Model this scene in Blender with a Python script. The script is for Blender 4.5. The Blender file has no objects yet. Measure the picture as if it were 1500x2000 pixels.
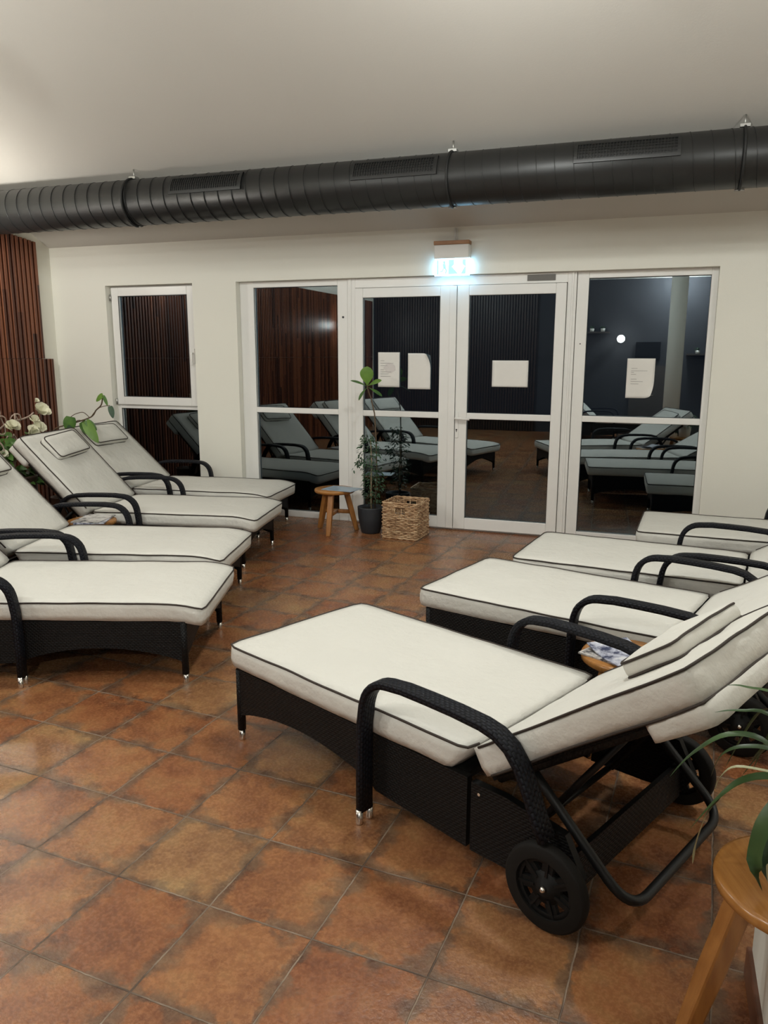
import bpy, bmesh, math, random
from mathutils import Vector, Matrix, noise
random.seed(7)
S = bpy.context.scene
COL = S.collection
PI = math.pi
R = math.radians

# ------------------------------------------------------------------ camera
F_PX, PITCH, ROLL, YAW = 1510.35, 0.20082847, 0.0022802, 0.3373916
fw = Vector((-math.sin(YAW)*math.cos(PITCH), math.cos(YAW)*math.cos(PITCH), -math.sin(PITCH)))
rt = Vector((math.cos(YAW), math.sin(YAW), 0))
up = rt.cross(fw)
r2 = math.cos(ROLL)*rt + math.sin(ROLL)*up
u2 = -math.sin(ROLL)*rt + math.cos(ROLL)*up
cd = bpy.data.cameras.new('camera')
cam = bpy.data.objects.new('camera', cd)
COL.objects.link(cam)
m = Matrix((r2, u2, -fw)).transposed().to_4x4()
m.translation = Vector((0, -6.699, 1.55))
cam.matrix_world = m
cd.sensor_fit = 'HORIZONTAL'
cd.sensor_width = 36
cd.lens = F_PX/1500*36
cd.clip_start = 0.05
S.camera = cam

# ------------------------------------------------------------------ world, exposure
w = bpy.data.worlds.new('night')
S.world = w
w.use_nodes = True
w.node_tree.nodes['Background'].inputs[0].default_value = (0.02, 0.03, 0.05, 1)
w.node_tree.nodes['Background'].inputs[1].default_value = 0.15
S.view_settings.view_transform = 'Standard'
S.view_settings.look = 'None'
S.view_settings.gamma = 1
S.view_settings.use_curve_mapping = False
S.view_settings.exposure = 0.45

# ------------------------------------------------------------------ lights (out-of-view pendants, mostly added fill, and wall lamps of the room)
WARM = (0.98, 0.95, 0.87)
NEUT = (0.945, 0.975, 0.94)
# unseen pendant globes, first read off shadows, rest added as fill (x, y, z, watts)
UNSEEN_PENDANTS = [(-0.75, -3.4, 3.50, 90), (-4.35, -3.7, 3.35, 40), (1.9, -3.5, 3.35, 62), (0.26, -9.0, 3.08, 190), (-4.2, -6.2, 3.30, 95), (-2.2, -6.6, 3.60, 70)]
SCONCES = [('wall_lamp', (-5.80, -1.65, 2.50), 'x', 21, 'white globe wall lamp on the slatted wall near the duct'),
           ('wall_lamp', (-5.80, -7.35, 2.10), 'x', 16, 'white globe wall lamp on the slatted wall far from the glass doors'),
           ('wall_lamp', (-0.76, -9.38, 1.86), 'y', 7, 'round white wall lamp on the rear wall facing the glass doors')]
SLOPE = 0.5
RIDGE_Y = -5.2
def ceil_z(y):
    z = 2.594 + SLOPE*(-y-0.1)
    zr = 2.594 + SLOPE*(-RIDGE_Y-0.1)
    return min(z, zr) if y > RIDGE_Y else zr - SLOPE*(RIDGE_Y-y)
def add_point(name, loc, power, radius, color):
    l = bpy.data.lights.new(name, 'POINT'); l.energy = power; l.shadow_soft_size = radius; l.color = color
    o = bpy.data.objects.new(name, l); o.location = loc; COL.objects.link(o); return o
def add_spot(name, loc, power, color):
    l = bpy.data.lights.new(name, 'SPOT'); l.energy = power*2.2; l.shadow_soft_size = 0.09; l.color = color
    l.spot_size = R(150); l.spot_blend = 1.0
    o = bpy.data.objects.new(name, l); o.location = loc; COL.objects.link(o); return o

# ------------------------------------------------------------------ material helpers
def hexc(r, g, b):
    def f(c):
        c /= 255
        return c/12.92 if c <= 0.04045 else ((c+0.055)/1.055)**2.4
    return (f(r), f(g), f(b), 1)
class NT:
    def __init__(s, name):
        s.m = bpy.data.materials.new(name); s.m.use_nodes = True
        s.t = s.m.node_tree; s.b = s.t.nodes['Principled BSDF']
    def n(s, t, **k):
        o = s.t.nodes.new(t)
        for a, b in k.items(): setattr(o, a, b)
        return o
    def link(s, a, b): s.t.links.new(a, b)
    def math(s, op, a, b=None, c=None):
        o = s.n('ShaderNodeMath', operation=op)
        for i, v in enumerate((a, b, c)):
            if v is None: continue
            if isinstance(v, (int, float)): o.inputs[i].default_value = v
            else: s.link(v, o.inputs[i])
        return o.outputs[0]
    def mix(s, fac, a, b, mode='MIX'):
        o = s.n('ShaderNodeMix', data_type='RGBA', blend_type=mode)
        for i, v in ((0, fac), (6, a), (7, b)):
            if isinstance(v, (int, float)): o.inputs[i].default_value = v
            elif isinstance(v, tuple): o.inputs[i].default_value = v
            else: s.link(v, o.inputs[i])
        return o.outputs[2]
    def ramp(s, fac, stops):
        o = s.n('ShaderNodeValToRGB')
        e = o.color_ramp.elements
        while len(e) < len(stops): e.new(0.5)
        for el, (p, c) in zip(e, stops): el.position = p; el.color = c
        s.link(fac, o.inputs[0]); return o.outputs[0]
    def noise(s, vec, scale, detail=3, rough=0.5):
        o = s.n('ShaderNodeTexNoise'); o.inputs['Scale'].default_value = scale
        o.inputs['Detail'].default_value = detail; o.inputs['Roughness'].default_value = rough
        if vec is not None: s.link(vec, o.inputs['Vector'])
        return o.outputs['Fac']
    def bump(s, h, strength=0.3, dist=0.01, normal=None):
        o = s.n('ShaderNodeBump'); o.inputs['Strength'].default_value = strength; o.inputs['Distance'].default_value = dist
        s.link(h, o.inputs['Height'])
        if normal is not None: s.link(normal, o.inputs['Normal'])
        s.link(o.outputs[0], s.b.inputs['Normal']); return o.outputs[0]
    def obj(s): return s.n('ShaderNodeTexCoord').outputs['Object']
    def uv(s): return s.n('ShaderNodeTexCoord').outputs['UV']
    def set(s, col=None, rough=None, metal=None, spec=None):
        if col is not None:
            if isinstance(col, tuple): s.b.inputs['Base Color'].default_value = col
            else: s.link(col, s.b.inputs['Base Color'])
        if rough is not None:
            if isinstance(rough, (int, float)): s.b.inputs['Roughness'].default_value = rough
            else: s.link(rough, s.b.inputs['Roughness'])
        if metal is not None: s.b.inputs['Metallic'].default_value = metal
        if spec is not None: s.b.inputs['Specular IOR Level'].default_value = spec
        return s
def simple(name, col, rough=0.5, metal=0, spec=0.5, var=0.06, vscale=20):
    k = NT(name)
    nz = k.noise(k.obj(), vscale, 3)
    dark = tuple(c*(1-var*2) for c in col[:3]) + (1,)
    k.set(k.mix(nz, dark, tuple(min(1, c*(1+var)) for c in col[:3])+(1,)), rough, metal, spec)
    return k.m

M = {}
def mat_plaster(name, col):
    k = NT(name); v = k.obj()
    a = k.noise(v, 1.3, 3); c = k.mix(a, tuple(x*0.96 for x in col[:3])+(1,), col)
    k.set(c, 0.92, spec=0.2); k.bump(k.noise(v, 90, 3), 0.12, 0.004); return k.m
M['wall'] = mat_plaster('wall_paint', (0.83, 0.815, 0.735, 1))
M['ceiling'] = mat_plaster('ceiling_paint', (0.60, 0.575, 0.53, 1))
M['rear_wall'] = mat_plaster('dimmed_rear_wall', (0.045, 0.045, 0.05, 1))  # near-black colour stands in for dim light on a white wall
M['pvc'] = simple('white_pvc', (0.83, 0.82, 0.79, 1), 0.32, var=0.01)
M['pvc_seal'] = simple('rubber_seal', (0.05, 0.05, 0.05, 1), 0.6)
M['grey_tag'] = simple('grey_speckled_tag', hexc(120, 118, 114), 0.7, var=0.3, vscale=300)
M['chrome'] = simple('chrome', (0.75, 0.72, 0.66, 1), 0.22, 1.0, var=0.02)
M['steel'] = simple('steel', (0.5, 0.5, 0.48, 1), 0.4, 1.0, var=0.05)

def mat_floor():
    k = NT('terracotta_tiles'); s = 0.33187553; ang = -0.06233940
    mp = k.n('ShaderNodeMapping', vector_type='TEXTURE')
    mp.inputs['Location'].default_value = (-2.12890014, -5.29539379, 0)
    mp.inputs['Rotation'].default_value = (0, 0, ang)
    mp.inputs['Scale'].default_value = (s, s, s)
    k.link(k.obj(), mp.inputs[0]); v = mp.outputs[0]
    sp = k.n('ShaderNodeSeparateXYZ'); k.link(v, sp.inputs[0])
    # slightly wavy tile edges
    wob = k.noise(v, 5.5, 3)
    wv = k.math('MULTIPLY', k.math('SUBTRACT', wob, 0.5), 0.020)
    X = k.math('ADD', sp.outputs[0], wv); Y = k.math('SUBTRACT', sp.outputs[1], wv)
    ix = k.math('FLOOR', X); iy = k.math('FLOOR', Y)
    fx = k.math('SUBTRACT', X, ix); fy = k.math('SUBTRACT', Y, iy)
    dx = k.math('MINIMUM', fx, k.math('SUBTRACT', 1.0, fx)); dy = k.math('MINIMUM', fy, k.math('SUBTRACT', 1.0, fy))
    d = k.math('MINIMUM', dx, dy)
    cell = k.n('ShaderNodeCombineXYZ'); k.link(ix, cell.inputs[0]); k.link(iy, cell.inputs[1])
    wn = k.n('ShaderNodeTexWhiteNoise', noise_dimensions='3D'); k.link(cell.outputs[0], wn.inputs[0])
    off = k.n('ShaderNodeVectorMath', operation='MULTIPLY_ADD')
    k.link(wn.outputs['Color'], off.inputs[0]); off.inputs[1].default_value = (37, 37, 37); k.link(v, off.inputs[2])
    pv = off.outputs[0]
    big = k.noise(pv, 1.7, 3, 0.55); mid = k.noise(pv, 5.0, 6, 0.65); fine = k.noise(pv, 28, 5, 0.7)
    tone = k.math('ADD', k.math('MULTIPLY', big, 0.62), k.math('MULTIPLY', mid, 0.38))
    body = k.ramp(tone, [(0.34, (0.105, 0.036, 0.018, 1)), (0.43, (0.200, 0.074, 0.030, 1)), (0.53, (0.300, 0.128, 0.050, 1)), (0.66, (0.350, 0.190, 0.078, 1))])
    body = k.mix(0.40, body, k.ramp(fine, [(0.36, (0.11, 0.044, 0.024, 1)), (0.64, (0.38, 0.185, 0.082, 1))]))
    # per tile tint
    tv = wn.outputs['Value']
    tint = k.ramp(tv, [(0.0, (0.86, 0.72, 0.66, 1)), (0.35, (1.02, 0.96, 0.90, 1)), (0.65, (1.05, 1.05, 1.02, 1)), (1.0, (1.02, 1.20, 1.25, 1))])
    body = k.mix(1.0, body, tint, 'MULTIPLY')
    # brown green fired edge
    en = k.noise(pv, 3.2, 4, 0.6)
    ew = k.math('MULTIPLY', k.math('SUBTRACT', en, 0.40), 0.95)
    ew = k.math('MAXIMUM', ew, 0.015)
    ed = k.math('DIVIDE', d, ew)
    edm = k.n('ShaderNodeMapRange', interpolation_type='SMOOTHSTEP'); k.link(ed, edm.inputs[0])
    edm.inputs[1].default_value = 0.15; edm.inputs[2].default_value = 1.25; edm.inputs[3].default_value = 0.72; edm.inputs[4].default_value = 0.0
    ecol = k.ramp(mid, [(0.38, (0.060, 0.036, 0.024, 1)), (0.60, (0.150, 0.100, 0.062, 1))])
    body = k.mix(edm.outputs[0], body, ecol)
    # grout
    gr = k.n('ShaderNodeMapRange', interpolation_type='SMOOTHSTEP'); k.link(d, gr.inputs[0])
    gr.inputs[1].default_value = 0.0045; gr.inputs[2].default_value = 0.0095; gr.inputs[3].default_value = 1.0; gr.inputs[4].default_value = 0.0
    gcol = k.ramp(k.noise(v, 2.2, 4), [(0.38, (0.075, 0.048, 0.032, 1)), (0.60, (0.26, 0.19, 0.135, 1))])
    col = k.mix(gr.outputs[0], body, gcol)
    rr = k.math('ADD', k.math('MULTIPLY', fine, 0.20), 0.17)
    rr = k.math('ADD', rr, k.math('MULTIPLY', gr.outputs[0], 0.4))
    k.set(col, rr, spec=0.5)
    hh = k.math('ADD', k.math('MULTIPLY', mid, 0.5), k.math('MULTIPLY', fine, 0.22))
    hh = k.math('SUBTRACT', hh, k.math('MULTIPLY', gr.outputs[0], 0.7))
    k.bump(hh, 0.6, 0.007)
    return k.m
M['floor'] = mat_floor()
def mat_skirt():
    k = NT('skirting_tile'); v = k.obj()
    k.set(k.ramp(k.noise(v, 9, 5), [(0.3, (0.10, 0.045, 0.028, 1)), (0.7, (0.24, 0.11, 0.065, 1))]), 0.35); return k.m
M['skirt'] = mat_skirt()
def mat_cotton(name, c0, c1):
    k = NT(name); v = k.obj()
    a = k.noise(v, 3.0, 4)
    k.set(k.mix(a, c0, c1), 0.85, spec=0.15)
    wr = k.noise(v, 9, 4, 0.6)
    fine = k.noise(v, 400, 2)
    w2 = k.noise(v, 24, 3, 0.55)
    k.bump(k.math('ADD', k.math('ADD', k.math('MULTIPLY', wr, 1.0), k.math('MULTIPLY', w2, 0.45)), k.math('MULTIPLY', fine, 0.05)), 0.55, 0.015); return k.m
M['cotton'] = mat_cotton('cream_cotton', (0.63, 0.615, 0.565, 1), (0.68, 0.665, 0.615, 1))
M['piping'] = simple('dark_piping', (0.035, 0.024, 0.018, 1), 0.7)
def mat_wicker(name, pu, pv, base, hi, bs=0.9, sp_=0.25):
    k = NT(name); sp = k.n('ShaderNodeSeparateXYZ'); k.link(k.uv(), sp.inputs[0])
    row = k.math('FLOOR', k.math('DIVIDE', sp.outputs[1], pv))
    par = k.math('MULTIPLY', k.math('MODULO', k.math('ADD', row, 1000), 2.0), 0.5)
    a = k.math('ABSOLUTE', k.math('SINE', k.math('MULTIPLY', k.math('ADD', k.math('DIVIDE', sp.outputs[0], pu*2), par), PI*1.0)))
    b = k.math('ABSOLUTE', k.math('SINE', k.math('MULTIPLY', k.math('DIVIDE', sp.outputs[1], pv), PI)))
    h = k.math('MULTIPLY', k.math('POWER', a, 0.7), k.math('POWER', b, 0.5))
    k.set(k.mix(h, base, hi), 0.46, spec=sp_)
    k.bump(h, bs, 0.003); return k.m
M['wicker'] = mat_wicker('black_wicker', 0.0095, 0.0085, (0.002, 0.002, 0.002, 1), (0.0065, 0.0065, 0.007, 1), 0.7, 0.22)
M['armweave'] = mat_wicker('black_arm_weave', 0.0095, 0.0125, (0.002, 0.002, 0.003, 1), (0.010, 0.011, 0.016, 1), 0.9, 0.16)
M['black_metal'] = simple('black_metal', (0.006, 0.006, 0.006, 1), 0.45, spec=0.35, var=0.1)
M['black_plastic'] = simple('black_plastic', (0.006, 0.006, 0.006, 1), 0.6, spec=0.25, var=0.1)
M['rubber'] = simple('tyre_rubber', (0.008, 0.007, 0.006, 1), 0.75, spec=0.25, var=0.1)
def mat_wood(name, c0, c1, sc=(3, 3, 40), rough=0.4):
    k = NT(name); mp = k.n('ShaderNodeMapping'); mp.inputs['Scale'].default_value = sc
    k.link(k.obj(), mp.inputs[0])
    a = k.noise(mp.outputs[0], 3.0, 5, 0.6)
    k.set(k.ramp(a, [(0.3, c0), (0.7, c1)]), rough); k.bump(a, 0.08, 0.003); return k.m
M['stool'] = mat_wood('warm_teak', (0.25, 0.095, 0.020, 1), (0.40, 0.175, 0.046, 1), (12, 12, 2))
M['stool_top'] = mat_wood('warm_teak_top', (0.32, 0.135, 0.032, 1), (0.44, 0.20, 0.055, 1), (3, 30, 10), 0.22)
M['signwood'] = mat_wood('sign_wood', (0.28, 0.12, 0.04, 1), (0.42, 0.20, 0.08, 1), (3, 20, 20))
def mat_slats():
    k = NT('stained_slats'); v = k.obj(); sp = k.n('ShaderNodeSeparateXYZ'); k.link(v, sp.inputs[0])
    idx = k.math('FLOOR', k.math('DIVIDE', sp.outputs[1], 0.056))
    zi = k.math('FLOOR', k.math('ADD', k.math('MULTIPLY', sp.outputs[2], 0.55), k.math('MULTIPLY', idx, 0.37)))
    c = k.n('ShaderNodeCombineXYZ'); k.link(idx, c.inputs[0]); k.link(zi, c.inputs[1])
    wn = k.n('ShaderNodeTexWhiteNoise'); k.link(c.outputs[0], wn.inputs[0])
    mp = k.n('ShaderNodeMapping'); mp.inputs['Scale'].default_value = (30, 30, 1.2); k.link(v, mp.inputs[0])
    g = k.noise(mp.outputs[0], 2.5, 5, 0.6)
    f = k.math('ADD', k.math('MULTIPLY', wn.outputs['Value'], 0.6), k.math('MULTIPLY', g, 0.4))
    k.set(k.ramp(f, [(0.18, (0.045, 0.014, 0.008, 1)), (0.5, (0.135, 0.042, 0.020, 1)), (0.85, (0.27, 0.092, 0.040, 1))]), 0.38); return k.m
M['slats'] = mat_slats()
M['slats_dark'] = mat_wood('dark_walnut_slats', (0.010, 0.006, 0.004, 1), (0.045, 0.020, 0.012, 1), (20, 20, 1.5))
M['slat_back'] = simple('slat_backing', (0.010, 0.006, 0.005, 1), 0.8)
M['duct'] = simple('duct_paint', hexc(30, 31, 31), 0.40, 0.0, var=0.03, vscale=5)
M['duct_dark'] = simple('duct_dark', hexc(22, 23, 23), 0.6)
M['paper'] = simple('white_paper', (0.78, 0.76, 0.72, 1), 0.8, var=0.02)
M['ink'] = simple('grey_ink', (0.40, 0.38, 0.37, 1), 0.9)
M['smudge'] = simple('paper_smudge', (0.68, 0.64, 0.62, 1), 0.9)
M['blue_paper'] = simple('pale_blue_leaflet', hexc(150, 172, 190), 0.35, var=0.25, vscale=30)
M['pot'] = simple('anthracite_pot', (0.022, 0.026, 0.032, 1), 0.6)
M['whitepot'] = simple('white_ceramic', (0.75, 0.72, 0.66, 1), 0.3, var=0.02)
M['soil'] = simple('soil', (0.03, 0.018, 0.01, 1), 0.95, var=0.4, vscale=80)
M['brownpot'] = simple('brown_pot', (0.06, 0.035, 0.025, 1), 0.45)
def mat_leaf(name, c0, c1, sc=8, rough=0.4):
    k = NT(name); k.set(k.ramp(k.noise(k.obj(), sc, 3), [(0.3, c0), (0.7, c1)]), rough, spec=0.4)
    return k.m
M['leaf'] = mat_leaf('green_leaf', (0.030, 0.085, 0.018, 1), (0.09, 0.19, 0.035, 1))
M['leaf_light'] = mat_leaf('bright_leaf', (0.075, 0.17, 0.02, 1), (0.15, 0.27, 0.045, 1))
M['leaf_dark'] = mat_leaf('dark_leaf', (0.018, 0.048, 0.022, 1), (0.045, 0.095, 0.045, 1))
M['leaf_spider'] = mat_leaf('spider_leaf', (0.022, 0.055, 0.016, 1), (0.060, 0.115, 0.035, 1))
M['leaf_cream'] = mat_leaf('cream_leaf_edge', (0.35, 0.36, 0.20, 1), (0.50, 0.48, 0.30, 1))
M['stem'] = simple('brown_stem', (0.10, 0.065, 0.035, 1), 0.7)
M['stem_pale'] = simple('pale_stem', (0.30, 0.24, 0.15, 1), 0.7)
M['petal'] = simple('cream_petal', (0.82, 0.80, 0.62, 1), 0.6, var=0.05)
M['twig'] = simple('bleached_twig', (0.42, 0.32, 0.26, 1), 0.8, var=0.15)
def mat_rattan():
    k = NT('natural_rattan'); v = k.obj()
    mp = k.n('ShaderNodeMapping'); mp.inputs['Scale'].default_value = (14, 14, 60); k.link(v, mp.inputs[0])
    k.set(k.ramp(k.noise(mp.outputs[0], 1.0, 3, 0.6), [(0.34, (0.22, 0.115, 0.055, 1)), (0.5, (0.47, 0.29, 0.155, 1)), (0.66, (0.68, 0.50, 0.31, 1))]), 0.55); return k.m
M['rattan'] = mat_rattan()
def mat_mag(name, cols, sc):
    k = NT(name); k.set(k.ramp(k.noise(k.obj(), sc, 4, 0.7), cols), 0.3); return k.m
M['mag1'] = mat_mag('magazine_cover', [(0.38, (0.04, 0.04, 0.05, 1)), (0.47, (0.55, 0.52, 0.50, 1)), (0.62, (0.75, 0.73, 0.72, 1)), (0.70, (0.30, 0.20, 0.18, 1))], 13)
M['mag2'] = mat_mag('magazine_cover_blue', [(0.38, (0.05, 0.06, 0.12, 1)), (0.5, (0.50, 0.52, 0.62, 1)), (0.66, (0.80, 0.80, 0.82, 1))], 17)
def mat_glass():
    k = NT('double_glazing'); t = k.t
    t.nodes.remove(k.b)
    out = t.nodes['Material Output']
    tr = k.n('ShaderNodeBsdfTransparent'); tr.inputs[0].default_value = (0.80, 0.85, 0.86, 1)
    gl = k.n('ShaderNodeBsdfGlossy'); gl.inputs['Color'].default_value = (0.80, 0.92, 1.0, 1); gl.inputs['Roughness'].default_value = 0.006
    fr = k.n('ShaderNodeFresnel'); fr.inputs[0].default_value = 2.75
    mx = k.n('ShaderNodeMixShader'); k.link(fr.outputs[0], mx.inputs[0]); k.link(tr.outputs[0], mx.inputs[1]); k.link(gl.outputs[0], mx.inputs[2])
    k.link(mx.outputs[0], out.inputs[0]); return k.m
M['glass'] = mat_glass()
def mat_emit(name, col, st):
    k = NT(name); k.set((0.8, 0.8, 0.8, 1), 0.5)
    k.b.inputs['Emission Color'].default_value = col; k.b.inputs['Emission Strength'].default_value = st; return k.m
M['sign_green'] = mat_emit('sign_green', (0.04, 0.80, 0.52, 1), 0.75)
M['sign_white'] = mat_emit('sign_white', (0.30, 0.66, 1.0, 1), 6.5)
M['lampglobe'] = mat_emit('lamp_globe', (1.0, 0.93, 0.82, 1), 9.0)
M['lamp_disc'] = mat_emit('lamp_disc', (1.0, 0.92, 0.80, 1), 8.0)
M['night_ground'] = simple('terrace_slabs', (0.022, 0.019, 0.016, 1), 0.95, spec=0.05, var=0.3, vscale=4)
M['dark_door'] = simple('dark_door', (0.05, 0.04, 0.035, 1), 0.5)
M['screen'] = simple('black_screen', (0.008, 0.008, 0.010, 1), 0.2)

# ------------------------------------------------------------------ mesh helpers
class MB:
    def __init__(s): s.bm = bmesh.new(); s.uv = s.bm.loops.layers.uv.new('UVMap')
    def box(s, x0, x1, y0, y1, z0, z1, mtx=None):
        vs = [Vector((x, y, z)) for x in (x0, x1) for y in (y0, y1) for z in (z0, z1)]
        if mtx is not None: vs = [mtx @ v for v in vs]
        v = [s.bm.verts.new(p) for p in vs]
        for f in ((0, 1, 3, 2), (4, 6, 7, 5), (0, 4, 5, 1), (2, 3, 7, 6), (0, 2, 6, 4), (1, 5, 7, 3)):
            s.bm.faces.new([v[i] for i in f])
        return s
    def tube(s, pts, rad, seg=10, cap=True, closed=False, flat=1.0, side=None, uvscale=True):
        """sweep; rad number or list; flat: ratio of thickness in the second axis; side: fixed side vector"""
        pts = [Vector(p) for p in pts]; n = len(pts)
        rads = rad if isinstance(rad, (list, tuple)) else [rad]*n
        rings = []; up0 = None; acc = 0; us = []
        for i, p in enumerate(pts):
            if closed: t = (pts[(i+1) % n] - pts[i-1])
            else: t = (pts[min(i+1, n-1)] - pts[max(i-1, 0)])
            t.normalize()
            if side is not None: a = Vector(side).normalized()
            else:
                if up0 is None:
                    up0 = Vector((0, 0, 1)) if abs(t.z) < 0.9 else Vector((1, 0, 0))
                a = t.cross(up0)
                if a.length < 1e-4: a = t.cross(Vector((0, 1, 0)))
                a.normalize(); up0 = a.cross(t)
            b = t.cross(a).normalized()
            ring = []
            for k in range(seg):
                th = 2*PI*k/seg
                ring.append(s.bm.verts.new(p + a*math.cos(th)*rads[i] + b*math.sin(th)*rads[i]*flat))
            rings.append(ring)
            if i: acc += (pts[i]-pts[i-1]).length
            us.append(acc)
        m_ = n if closed else n-1
        for i in range(m_):
            A, B = rings[i], rings[(i+1) % n]
            u0, u1 = us[i], us[(i+1) % n] if i+1 < n else us[i]+0.01
            for k in range(seg):
                k2 = (k+1) % seg
                f = s.bm.faces.new((A[k], A[k2], B[k2], B[k])); f.smooth = True
                cr = 2*PI*rads[i]/seg*(0.5+0.5*flat)
                for lp, (uu, vv) in zip(f.loops, ((u0, k*cr), (u0, (k+1)*cr), (u1, (k+1)*cr), (u1, k*cr))): lp[s.uv].uv = (uu, vv)
        if cap and not closed:
            s.bm.faces.new(rings[0][::-1]); s.bm.faces.new(rings[-1])
        return s
    def ribbon(s, pts, width, thick, side=(0, 1, 0)):
        """rounded flat band swept along pts, width along side"""
        sd = Vector(side).normalized(); pts = [Vector(p) for p in pts]; n = len(pts)
        prof = []; hw, ht = width/2, thick/2
        for (cx, cy) in ((hw-ht*0.8, 1), (hw-ht*0.25, 0.8), (hw, 0.25), (hw, -0.25), (hw-ht*0.25, -0.8), (hw-ht*0.8, -1)): prof.append((cx, cy*ht))
        prof = prof + [(-a, b) for a, b in prof[::-1]]
        K = len(prof); per = [0]
        for k in range(K): per.append(per[-1] + math.dist(prof[k], prof[(k+1) % K]))
        rings = []; us = []; acc = 0
        for i, p in enumerate(pts):
            t = (pts[min(i+1, n-1)]-pts[max(i-1, 0)]).normalized(); b = sd.cross(t).normalized()
            rings.append([s.bm.verts.new(p+sd*a+b*c) for a, c in prof])
            if i: acc += (pts[i]-pts[i-1]).length
            us.append(acc)
        for i in range(n-1):
            for k in range(K):
                k2 = (k+1) % K
                f = s.bm.faces.new((rings[i][k], rings[i][k2], rings[i+1][k2], rings[i+1][k])); f.smooth = True
                for lp, q in zip(f.loops, ((us[i], per[k]), (us[i], per[k+1]), (us[i+1], per[k+1]), (us[i+1], per[k]))): lp[s.uv].uv = q
        s.bm.faces.new(rings[0][::-1]); s.bm.faces.new(rings[-1]); return s
    def lathe(s, prof, seg=32, center=(0, 0, 0), axis='z', smooth=True, caps=True):
        c = Vector(center); rings = []
        for r_, h in prof:
            ring = []
            for k in range(seg):
                a = 2*PI*k/seg
                if axis == 'z': p = Vector((r_*math.cos(a), r_*math.sin(a), h))
                elif axis == 'y': p = Vector((r_*math.cos(a), h, r_*math.sin(a)))
                else: p = Vector((h, r_*math.cos(a), r_*math.sin(a)))
                ring.append(s.bm.verts.new(c+p))
            rings.append(ring)
        for A, B in zip(rings, rings[1:]):
            for k in range(seg):
                f = s.bm.faces.new((A[k], A[(k+1) % seg], B[(k+1) % seg], B[k])); f.smooth = smooth
        if caps:
            for ring in (rings[0], rings[-1]): s.bm.faces.new(ring)
        return s
    def prism(s, outline, h0, h1, plane='xz'):
        """closed outline (a,b) extruded between h0 and h1"""
        def P(a, b, h): return Vector((a, h, b)) if plane == 'xz' else (Vector((a, b, h)) if plane == 'xy' else Vector((h, a, b)))
        A = [s.bm.verts.new(P(a, b, h0)) for a, b in outline]; B = [s.bm.verts.new(P(a, b, h1)) for a, b in outline]
        n = len(A)
        fa = s.bm.faces.new(A); fb = s.bm.faces.new(B[::-1])
        for i in range(n): s.bm.faces.new((A[i], B[i], B[(i+1) % n], A[(i+1) % n]))
        for f in (fa, fb):
            for lp in f.loops:
                co = lp.vert.co; lp[s.uv].uv = (co.x, co.z) if plane == 'xz' else ((co.x, co.y) if plane == 'xy' else (co.y, co.z))
        return s
    def leaf(s, base, direction, normal, length, width, curl=0.15, seg=6, heart=False, tip=1.0, fold=0.12, fiddle=False):
        b = Vector(base); d = Vector(direction).normalized(); n = Vector(normal).normalized()
        sd = d.cross(n).normalized(); n = sd.cross(d).normalized()
        rows = []
        for i in range(seg+1):
            t = i/seg
            if heart: wd = width*0.5*(math.sin(PI*min(1, t*0.86+0.14))**0.6)*(1-0.25*t) if t < 1 else 0
            elif fiddle: wd = width*0.5*(0.16+0.84*math.sin(PI*min(1, max(0, (t-0.12)/0.88))**1.35)**0.75) if 0 < t < 1 else 0
            else: wd = width*0.5*math.sin(PI*(t**0.85))**0.8 if 0 < t < 1 else 0
            p = b + d*length*t + n*(-curl*length*t*t)
            if wd < 1e-5: rows.append((s.bm.verts.new(p),))
            else: rows.append((s.bm.verts.new(p-sd*wd+n*wd*fold), s.bm.verts.new(p), s.bm.verts.new(p+sd*wd+n*wd*fold)))
        for A, B in zip(rows, rows[1:]):
            if len(A) == 1 and len(B) == 3:
                s.bm.faces.new((A[0], B[1], B[0])).smooth = True; s.bm.faces.new((A[0], B[2], B[1])).smooth = True
            elif len(A) == 3 and len(B) == 3:
                s.bm.faces.new((A[0], A[1], B[1], B[0])).smooth = True; s.bm.faces.new((A[1], A[2], B[2], B[1])).smooth = True
            elif len(A) == 3:
                s.bm.faces.new((A[0], A[1], B[0])).smooth = True; s.bm.faces.new((A[1], A[2], B[0])).smooth = True
        return s
    def blade(s, pts, widths, normal=None):
        pts = [Vector(p) for p in pts]; n = len(pts); rows = []
        for i, p in enumerate(pts):
            t = (pts[min(i+1, n-1)]-pts[max(i-1, 0)]).normalized()
            nn = Vector(normal) if normal is not None else Vector((0, 0, 1))
            sd = t.cross(nn)
            if sd.length < 1e-3: sd = Vector((1, 0, 0))
            sd.normalize(); nr = sd.cross(t).normalized()
            wd = widths[i]/2
            rows.append([s.bm.verts.new(p-sd*wd+nr*wd*0.35), s.bm.verts.new(p), s.bm.verts.new(p+sd*wd+nr*wd*0.35)])
        for A, B in zip(rows, rows[1:]):
            s.bm.faces.new((A[0], A[1], B[1], B[0])).smooth = True; s.bm.faces.new((A[1], A[2], B[2], B[1])).smooth = True
        return s
    def build(s, name, mat, parent=None, bevel=0, recalc=True, bseg=2, loc=None, rotz=None):
        if recalc: bmesh.ops.recalc_face_normals(s.bm, faces=s.bm.faces[:])
        me = bpy.data.meshes.new(name); s.bm.to_mesh(me); s.bm.free()
        me.materials.append(mat if not isinstance(mat, str) else M[mat])
        o = bpy.data.objects.new(name, me); COL.objects.link(o)
        if parent is not None: o.parent = parent
        if loc is not None: o.location = loc
        if rotz is not None: o.rotation_euler.z = rotz
        if bevel:
            b = o.modifiers.new('bevel', 'BEVEL'); b.width = bevel; b.segments = bseg; b.limit_method = 'ANGLE'; b.angle_limit = R(35)
        return o
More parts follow.
